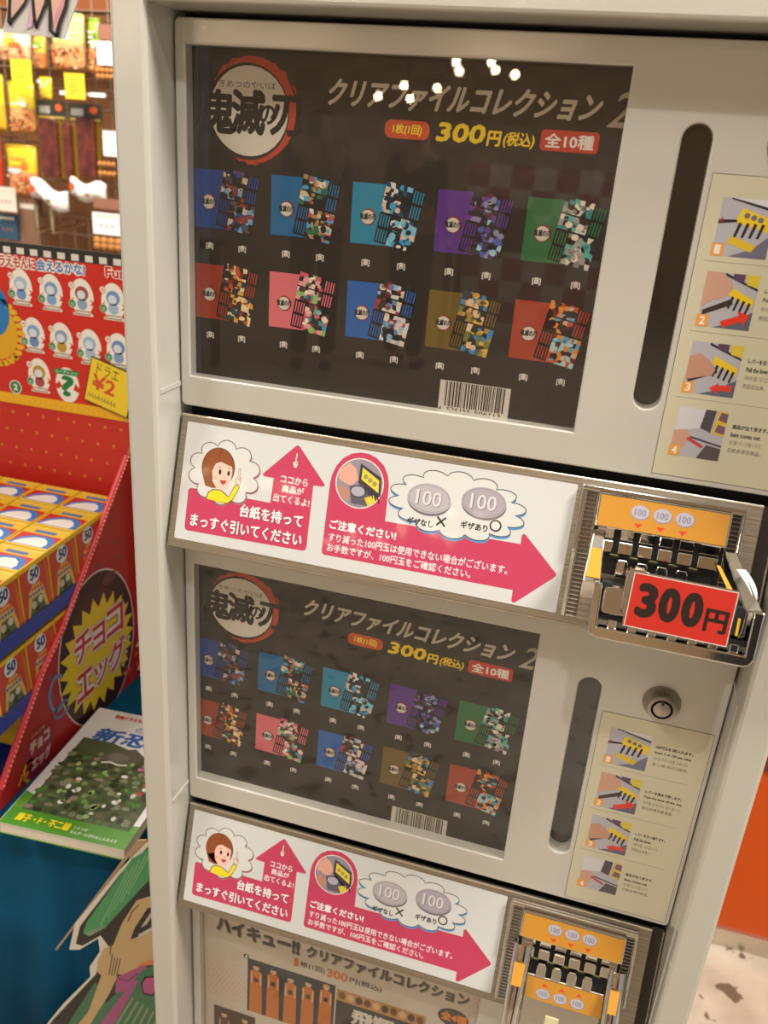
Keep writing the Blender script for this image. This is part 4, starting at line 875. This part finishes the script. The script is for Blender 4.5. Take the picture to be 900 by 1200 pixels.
snack(BR['a'], ('ece2b8', 'e8b48a', 'f2eee2', 'e0642c', 'f0d83a'), 'white and yellow nut bag hanging top left, above a yellow tag', seed=1)
snack(BR['b'], ('e0b23a', 'c9743a', 'f2eee2', 'b8562c', '6fae3a'), 'narrow orange nut bag between the white bag and the green bag', seed=2)
snack(BR['c'], ('b9cf7a', 'dca06a', '8ac23a', 'e8e6dc', '5f9f2c'), 'green topped nut bag hanging in the upper row, largest there', seed=3)
snack(BR['d'], ('8fae3a', 'c98a5a', 'dfe3cf', '6f9a2c', 'e8e2d8'), 'dark green nut bag right of the green topped bag', seed=4)
snack(BR['e'], ('ecd52c', 'dc9a5a', 'f4f0da', 'f0a02c', 'f2ea8a'), 'yellow nut bag hanging in the second row over orange contents', seed=5)
snack(BR['f'], ('ecc81c', 'e0a82c', 'e0502c', 'f2e23a', 'd8402c'), 'yellow and red bag cut off by the left edge, second row', seed=6, nutty=False)
snack(BR['g'], ('ecd52c', 'e8c83a', 'f4f0da', 'b8c23a'), 'small yellow bag top just left of the black card headers', seed=7, nutty=False)
snack(BR['h'], ('dcb62c', 'dc8a5a', 'f0e23a', 'c0c8cc', 'e07a2c'), 'yellow nut bag hanging in the lowest row above the white card', seed=8)
snack(BR['i'], ('d8402a', 'c8321f', 'e8c23a', 'f0dcc0'), 'red bag cut off by the left edge, lowest row', seed=9, nutty=False)
# price tags and price rails
def flatcard(rect, col, label, cat, name, y, group, deco=None, th=.002):
    x0, z0, x1, z1 = rect; o = empty(name, ((x0+x1)/2, y, z0), label, cat, group)
    G().box(0, x1-x0, 0, z1-z0, -th, 0, mat(col, .5)).build('card', o, upright(x0, y, z0))
    if deco: P = Print(1, .5); deco(P, x1-x0, z1-z0); P.build('print', o, upright(x0, y-.0003, z0))
    G().tube([((x0+x1)/2, y+th, z1-.012), ((x0+x1)/2, 2.421, z1-.006)], .003, CHROME2, 6).build('peg', o)
    return o
def dtag(P, w_, h_):
    for k in range(5): P.rect(w_*.2, h_*(.18+.14*k), w_*(.5+.3*((k*37) % 10)/10), h_*(.23+.14*k), '8a6a2a', 1)
TG = [(-1.874,1.584,-1.79,1.668),(-1.656,1.552,-1.576,1.634)]
flatcard(TG[0], 'ecd22c', 'yellow price tag under the white and yellow nut bag', 'price tag', 'price_tag', 2.20, 'yellow price tags', dtag)
flatcard(TG[1], 'ecc32c', 'yellow price tag under the green topped nut bag', 'price tag', 'price_tag', 2.20, 'yellow price tags', dtag)
RL = [(-1.7,1.565,-1.516,1.577)]
flatcard(RL[0], 'f0eeea', 'white price rail strip running behind the lower yellow tag', 'rail', 'price_rail', 2.23, None, None, .01)
# jerky packs with black header cards
JK = [(-1.831,1.281,-1.756,1.484),(-1.733,1.28,-1.697,1.473),(-1.673,1.293,-1.596,1.494)]
JH = [(-1.843,1.482,-1.718,1.544),(-1.709,1.482,-1.567,1.542)]
brm = ramp_mat('dark_dried_meat', [(.3, '3f1a14'), (.7, '6e2e22')], (30, 30, 30), .35, 0, 'noise', .5)
for k, (r, lb) in enumerate(zip(JK, ('dark brown jerky pack, left of three under the black headers', 'narrow dark jerky pack between the two wider ones', 'dark brown jerky pack, right of three under the black headers'))):
    x0, z0, x1, z1 = r; o = empty('jerky_pack', ((x0+x1)/2, 2.3, z0), lb, 'bag', 'dark jerky packs')
    G().prism(rrect(0, 0, x1-x0, z1-z0, .012), 0, .03, brm).build('pouch', o, upright(x0, 2.3, z0), .006)
    G().box(-.012, 0, 0, z1-z0, .004, .012, mat('b89a3a', .25, .8)).box(x1-x0, x1-x0+.012, 0, z1-z0, .004, .012, mat('b89a3a', .25, .8)).build('gold_edge', o, upright(x0, 2.3, z0))
def dhead(P, w_, h_):
    P.rect(w_*.08, h_*.3, w_*.45, h_*.7, '9a968c', 1); P.poly(circ(w_*.75, h_*.65, w_*.12, h_*.2, 12), 'c8562c', 1); P.rect(w_*.05, h_*.05, w_*.95, h_*.16, 'a8903a', 1); P.poly(circ(w_*.5, -h_*.12, w_*.2, h_*.18, 10), 'e8e6e2', 1)
flatcard(JH[0], '2e2a1e', 'black header card with grey label over the left jerky pack', 'header card', 'header_card', 2.285, 'black header cards', dhead)
flatcard(JH[1], '332c20', 'black header card with grey label over the right jerky pack', 'header card', 'header_card', 2.285, 'black header cards', dhead)
def wavy(rect, label, seed, tiltz):
    x0, z0, x1, z1 = rect; o = empty('white_pouch', ((x0+x1)/2, 2.27, z0), label, 'bag', 'white pouches below the jerky'); g = G(); w_, h_ = x1-x0, z1-z0
    v = []
    for j in range(5):
        for i in range(9): a, b = i/8, j/4; v.append((a*w_, b*h_+tiltz*a*w_+.012*math.sin(a*7+seed), .03*math.sin(PI*a)*math.sin(PI*b)+.004*math.sin(a*20+b*9+seed)))
    n = len(v); v += [(a, b, -.012) for a, b, c in v]
    f = [(j*9+i, j*9+i+1, (j+1)*9+i+1, (j+1)*9+i) for j in range(4) for i in range(8)]; f += [tuple(k+n for k in q)[::-1] for q in f]
    ring = [i for i in range(9)]+[9*j+8 for j in range(1, 5)]+[36+i for i in range(7, -1, -1)]+[9*j for j in range(3, 0, -1)]
    f += [(ring[k], ring[k]+n, ring[(k+1) % len(ring)]+n, ring[(k+1) % len(ring)])[::1] for k in range(len(ring))]
    g.add(v, f, mat('e9e6e0', .3, 0, .5), True); g.build('pouch', o, upright(x0, 2.27, z0))
    P = Print(1, .4); P.poly(circ(w_*.2, h_*.62+tiltz*w_*.2, w_*.09, h_*.2, 12), 'b8562c', 1); P.poly(circ(w_*.62, h_*.35+tiltz*w_*.6, w_*.08, h_*.1, 12), '8a6a3a', 1); P.build('mark', o, upright(x0, 2.235, z0))
WP = [(-1.886,1.198,-1.727,1.271),(-1.709,1.218,-1.56,1.285)]
wavy(WP[0], 'crumpled white pouch with orange mark, left one below the jerky', 0, -.28); wavy(WP[1], 'crumpled white pouch with orange mark, right one below the jerky', 2, -.12)
# lower row: cards, boxes, sticks
LR = {'a':(-2.032,1.141,-1.942,1.23),'b':(-2.061,1.031,-1.973,1.126),'c':(-1.975,1.005,-1.884,1.19),'t':(-1.608,1.094,-1.489,1.172),'u':(-1.601,1.186,-1.484,1.224),'n':(-1.614,1.041,-1.491,1.079),'v':(-1.546,1.372,-1.481,1.456),'w':(-1.579,1.294,-1.504,1.36),'x':(-1.552,1.669,-1.489,1.743),'y':(-1.545,1.748,-1.484,1.796),'z':(-1.567,1.623,-1.494,1.663)}
def dcoffee(P, w_, h_):
    for k in range(3): P.poly(circ(w_*(.3+.2*k), h_*.4, w_*.04, h_*.08, 8), '8a5a3a', 1)
    P.rect(w_*.1, h_*.8, w_*.9, h_*.9, 'c9beb0', 1)
flatcard(LR['a'], 'd9c8b8', 'pale card with a brown patch at the left edge above the header board', 'card', 'product_card', 2.25, None, dcoffee)
flatcard(LR['b'], '2f4a5e', 'dark blue pack at the left edge just above the header board', 'packet', 'snack_packet', 2.28, None, dcoffee, .03)
flatcard(LR['c'], '7a5a48', 'brown upright packet right of the dark blue pack', 'packet', 'snack_packet', 2.30, None, dcoffee, .03)
def pack(card, head, nut, lab):
    flatcard(card, 'ece6e0', 'white label card %s' % lab, 'card', 'product_card', 2.25, 'white label cards by the machine', dcoffee)
    if head: flatcard(head, '8a5f4c', 'brown header strip %s' % lab, 'header card', 'header_card', 2.25, 'brown header strips by the machine')
    if nut:
        x0, z0, x1, z1 = nut; o = empty('nut_packet', ((x0+x1)/2, 2.26, z0), 'clear packet of brown nuts %s' % lab, 'packet', 'nut packets by the machine'); r = random.Random(len(lab)); k = 0
        for i in range(4):
            for j in range(2):
                g = G(); cx, cz, R = x0+(i+.5)*(x1-x0)/4, z0+(j+.5)*(z1-z0)/2, (x1-x0)*.13
                bm = bmesh.new(); bmesh.ops.create_icosphere(bm, subdivisions=2, radius=R); me = bpy.data.meshes.new('nut'); bm.to_mesh(me); bm.free(); me.materials.append(mat('b5793c', .35, 0, .4)); link('nut', me, o, Matrix.Translation((cx, 2.26, cz)))
pack(LR['t'], LR['u'], LR['n'], 'beside the post, bottom'); pack(LR['v'], None, LR['w'], 'beside the post, middle'); pack(LR['x'], LR['y'], LR['z'], 'beside the post, top')
# silver pegs
g = [(-1.8161,1.1806),(-1.8177,1.0882),(-1.7501,1.1709),(-1.7502,1.0882)]
for k, (lb, a, b) in enumerate((('shiny silver peg left of the wire grid', g[0], g[1]), ('shiny silver peg beside the wire grid, right one', g[2], g[3]))):
    tag(G().tube([(a[0], 2.2, a[1]), (b[0], 2.2, b[1]), (b[0], 2.41, b[1]+.02)], .008, mat('e0d8c0', .2, 1), 8).build('peg_hook'), lb, 'hook', 'silver pegs')
# wooden beam above the rack
tag(G().box(-2.7, -.8, 2.42, 2.5, 1.855, 1.96, mat('7a3f1c', .5)).build('rack_beam'), 'brown wooden beam along the top of the snack rack', 'beam')

# ---- card with brush strokes hanging top left
cd_ = empty('brushed_sign', (-.50, .5, 1.58), 'white card with thick black brush strokes hanging at the top left corner', 'sign')
sq = [(-0.5665,1.5738),(-0.4627,1.5699),(-0.4283,1.6339),(-0.5398,1.6417)]
G().prism(sq, -.002, 0, mat('c4bfbc', .55)).build('card', cd_, upright(0, .5, 0))
P = Print(1, .5)
P.poly([(-0.5456,1.6159),(-0.5473,1.5877),(-0.5198,1.6145),(-0.5178,1.6337),(-0.5405,1.6353)], 'c9a394', 1); P.poly([(-0.5082,1.617),(-0.504,1.5869),(-0.4854,1.6176),(-0.484,1.6325),(-0.5065,1.634)], 'd0a890', 1); P.poly([(-0.4783,1.6178),(-0.4763,1.577),(-0.4549,1.6132),(-0.4478,1.6313),(-0.4784,1.6326)], 'd0a890', 1)
P.poly([(-0.5129,1.6126),(-0.5168,1.5887),(-0.5249,1.5797),(-0.513,1.5834),(-0.5097,1.6019)], 'cf9cb4', 2); P.poly([(-0.4773,1.5814),(-0.4677,1.5947),(-0.4544,1.6185),(-0.46,1.6184),(-0.4728,1.6009)], 'c98a98', 2)
for s_, w_ in (([(-0.5391,1.6353),(-0.547,1.6159),(-0.5524,1.5875),(-0.5478,1.5833)], .0055), ([(-0.552,1.5853),(-0.5359,1.5989),(-0.5215,1.6123),(-0.5119,1.636)], .0050), ([(-0.5105,1.636),(-0.5084,1.6148),(-0.5081,1.589),(-0.5046,1.5804)], .0055), ([(-0.5074,1.5814),(-0.4974,1.5958),(-0.4872,1.6133),(-0.478,1.6368)], .0055), ([(-0.4808,1.6368),(-0.4807,1.6071),(-0.4833,1.579),(-0.4725,1.5717)], .0058), ([(-0.4726,1.5706),(-0.4668,1.5882),(-0.4553,1.6079),(-0.4478,1.6313)], .0065)):
    P.stroke(s_, w_, '241f1e', 3)
P.build('brush_print', cd_, upright(0, .4975, 0))
G().tube([(-.49, .502, 1.60), (-.49, .502, 3.4)], .0012, mat('d8d4cc', .5), 6).tube([(-.555, .502, 1.60), (-.555, .502, 3.4)], .0012, mat('d8d4cc', .5), 6).build('string', cd_)

# ================================================================ RIGHT-HAND SIDE
pt_ = empty('orange_counter', (1.5, .9, 0), 'glossy orange counter front with metal kick strip, right of the machine', 'counter')
ORM = mat('d85200', .35, 0, .1, spec=.3, name='orange_laminate')
G().box(.66, 2.6, .738, .80, .045, .440, ORM).build('front_panel', pt_)
G().box(.66, 2.6, .733, .80, .440, .60, mat('6a1c12', .4, 0, .3)).build('dark_red_band', pt_)
G().box(.66, 2.6, .729, .80, .0, .045, mat('cfc6b8', .25, .9)).build('kick_strip', pt_)
G().box(.66, 2.6, .72, 1.3, .60, .64, mat('c9bca4', .4)).build('counter_top', pt_)

# ================================================================ SHOP BEHIND THE CAMERA (seen only as reflections)
def goods_table(x, y, w_, label, pal, seed):
    rnd = random.Random(seed); o = empty('shop_table', (x, y, 0), label, 'table', 'tables reflected in the window panes'); WD = mat('5a3a24', .5); lr = 'left' if 'left' in label else 'right'
    G().box(x-w_/2, x+w_/2, y-.3, y+.3, .82, .85, WD).build('tabletop', o)
    for sx in (-1, 1):
        for sy in (-1, 1): G().box(x+sx*(w_/2-.05)-.025, x+sx*(w_/2-.05)+.025, y+sy*.24-.025, y+sy*.24+.025, 0, .82, WD).build('leg', o)
    xx = x-w_/2+.06; nb = 0
    while xx < x+w_/2-.2:
        ww = rnd.uniform(.12, .22); q = G().box(xx, xx+ww, y-.1, y+.15, .851, .85+rnd.uniform(.15, .35), mat(rnd.choice(pal), .5)).build('goods_box'); nb += 1
        tag(q, 'goods box, %s from the left, on the %s reflected table' % (('first', 'second', 'third', 'fourth', 'fifth', 'sixth', 'seventh', 'eighth', 'ninth', 'tenth', 'eleventh')[nb-1], lr), 'box', 'goods on the reflected tables'); xx += ww+.02
goods_table(-3.0, -4.4, 1.5, 'brown shop table reflected in the left of the panes', ('8a3a2c', 'd8d2c4', '4a5f8f', 'c98a3a', '5a7a4a'), 1)
goods_table(-.4, -6.5, 1.4, 'brown shop table reflected in the right of the panes', ('b08080', 'c6beb4', '6a4a2c', '98443a', '3f4f5f'), 2)
# pink and white checked banner
P = Print(1, .6)
o = tag(G().box(-1.2, .2, -7.52, -7.5, .0, 1.45, mat('d9cdbf', .6)).build('checked_banner'), 'pink and white checked banner reflected in the upper pane', 'banner')
for i in range(7):
    for j in range(7):
        if (i+j) % 2 == 0: P.rect(i*.2, .05+j*.2, (i+1)*.2, .05+(j+1)*.2, 'b05560', 1)
P.build('checks', o, Matrix(((-1, 0, 0, .2), (0, 0, 1, -7.4995), (0, 1, 0, 0), (0, 0, 0, 1))))
# hanging cluster lamps
BULB = mat('ffe2b8', .5, 0, 0, 80)
def cluster(x, y, z, n, label, seed, rad=.26):
    rnd = random.Random(seed); o = empty('cluster_lamp', (x, y, z), label, 'lamp', 'hanging lamps reflected in the panes')
    G().tube([(x, y, z+.1), (x, y, 3.4)], .012, DARK, 8).build('stem', o)
    for k in range(n):
        a = 2*PI*k/n; bx, by = x+rad*math.cos(a), y+.12*math.sin(a); bz = z+rnd.uniform(-.04, .06)
        G().tube([(x, y, z+.12), (bx, by, bz+.05)], .006, DARK, 6).build('arm', o)
        bm = bmesh.new(); bmesh.ops.create_uvsphere(bm, u_segments=12, v_segments=8, radius=.034); me = bpy.data.meshes.new('bulb'); bm.to_mesh(me); bm.free(); me.materials.append(BULB); link('bulb', me, o, Matrix.Translation((bx, by, bz)))
cluster(-3.0, -7.0, 2.32, 12, 'long hanging cluster lamp glinting on the left of the door edge', 3, .6); cluster(-3.95, -6.6, 2.25, 10, 'hanging cluster lamp glinting on the left post', 4, .3); cluster(-.75, -7.6, 2.45, 5, 'hanging cluster lamp glinting right of the middle of the door edge', 5)
cluster(-1.05, -6.9, 2.14, 5, 'hanging cluster lamp reflected as bright dots at the top of the pane', 1); cluster(-1.75, -7.2, 1.95, 4, 'smaller hanging cluster lamp reflected in the poster title', 2)
for k, (x, y) in enumerate(((.2, -2.8), (1.3, -3.3), (-1.4, -3.0), (-.2, -4.4), (.7, -4.9), (1.9, -5.2), (-2.4, -5.4))):
    o = empty('ceiling_downlight', (x, y, 3.4), 'round ceiling downlight, %s from the machine in the aisle' % ('nearest', 'second', 'third', 'fourth', 'fifth', 'sixth', 'farthest')[k], 'lamp', 'ceiling downlights')
    G().prism(circ(x, y, .09), 3.385, 3.3995, mat('d8d4cc', .4)).build('trim_ring', o); G().prism(circ(x, y, .07), 3.380, 3.3845, mat('ffe9cc', .5, 0, 0, 14)).build('diffuser', o)

# shoppers reflected in the panes
def skin_mesh(name, verts, edges, radii, m, parent, world, sub=1):
    me = bpy.data.meshes.new(name); me.from_pydata(verts, edges, []); me.materials.append(m); o = link(name, me, parent, world)
    s = o.modifiers.new('skin', 'SKIN'); s.use_smooth_shade = True
    for i, r in enumerate(radii): me.skin_vertices[0].data[i].radius = (r, r) if not isinstance(r, tuple) else r
    me.skin_vertices[0].data[0].use_root = True
    o.modifiers.new('sub', 'SUBSURF').levels = sub; o.modifiers[-1].render_levels = sub
    return o
def shopper(x, y, rz, shirt, trousers, hat, label):
    p = empty('person', (x, y, 0), label, 'person', None, rz); W = WORLD[p]; SK = mat('c99a7c', .55)
    V = [(0, 0, 1.02), (0, .01, 1.2), (0, 0, 1.42), (0, 0, 1.5), (0, -.01, 1.60), (0, -.012, 1.68), (.19, 0, 1.42), (.23, .02, 1.15), (.22, -.12, .95), (.21, -.19, .90), (-.19, 0, 1.42), (-.23, .02, 1.15), (-.22, -.14, .96), (-.21, -.21, .92), (.09, 0, .92), (.10, -.01, .5), (.10, .02, .09), (.10, -.10, .04), (-.09, 0, .92), (-.10, -.01, .5), (-.10, .02, .09), (-.10, -.10, .04)]
    E = [(0, 1), (1, 2), (2, 3), (3, 4), (4, 5), (2, 6), (6, 7), (7, 8), (8, 9), (2, 10), (10, 11), (11, 12), (12, 13), (0, 14), (14, 15), (15, 16), (16, 17), (0, 18), (18, 19), (19, 20), (20, 21)]
    R = [(.15, .11), (.13, .1), (.13, .1), .055, (.078, .095), (.07, .09), .05, .04, .03, .025, .05, .04, .03, .025, .085, .06, .045, .035, .085, .06, .045, .035]
    skin_mesh('body', V, E, R, SK, p, W)
    skin_mesh('shirt', [V[0], V[1], V[2], V[6], V[7], V[8], V[10], V[11], V[12]], [(0, 1), (1, 2), (2, 3), (3, 4), (4, 5), (2, 6), (6, 7), (7, 8)], [(.165, .125), (.15, .12), (.145, .115), .062, .052, .042, .062, .052, .042], mat(shirt, .8), p, W)
    skin_mesh('trousers', [V[0], V[14], V[15], V[16], V[18], V[19], V[20]], [(0, 1), (1, 2), (2, 3), (0, 4), (4, 5), (5, 6)], [(.16, .12), .098, .074, .06, .098, .074, .06], mat(trousers, .8), p, W)
    skin_mesh('hair', [(0, .02, 1.62), (0, .015, 1.70)], [(0, 1)], [(.088, .095), (.08, .095)], mat(hat, .8), p, W)
    for s in (-1, 1): skin_mesh('shoe', [(.10*s, .03, .045), (.10*s, -.12, .035)], [(0, 1)], [.055, .045], mat('222222', .5), p, W)
shopper(-1.72, -5.0, 2.9, '8f8a86', '2f3038', '1c1a1c', 'shopper in grey top and black cap reflected left of the middle')
shopper(-1.15, -5.4, .4, '2c2a2e', '26242a', '241c18', 'dark dressed shopper reflected near the middle of the pane')
shopper(1.0, -1.75, PI-.35, '1d1c20', '1b1b20', '17130f', 'dark coated person taking the photograph, mirrored in the chrome coin units')
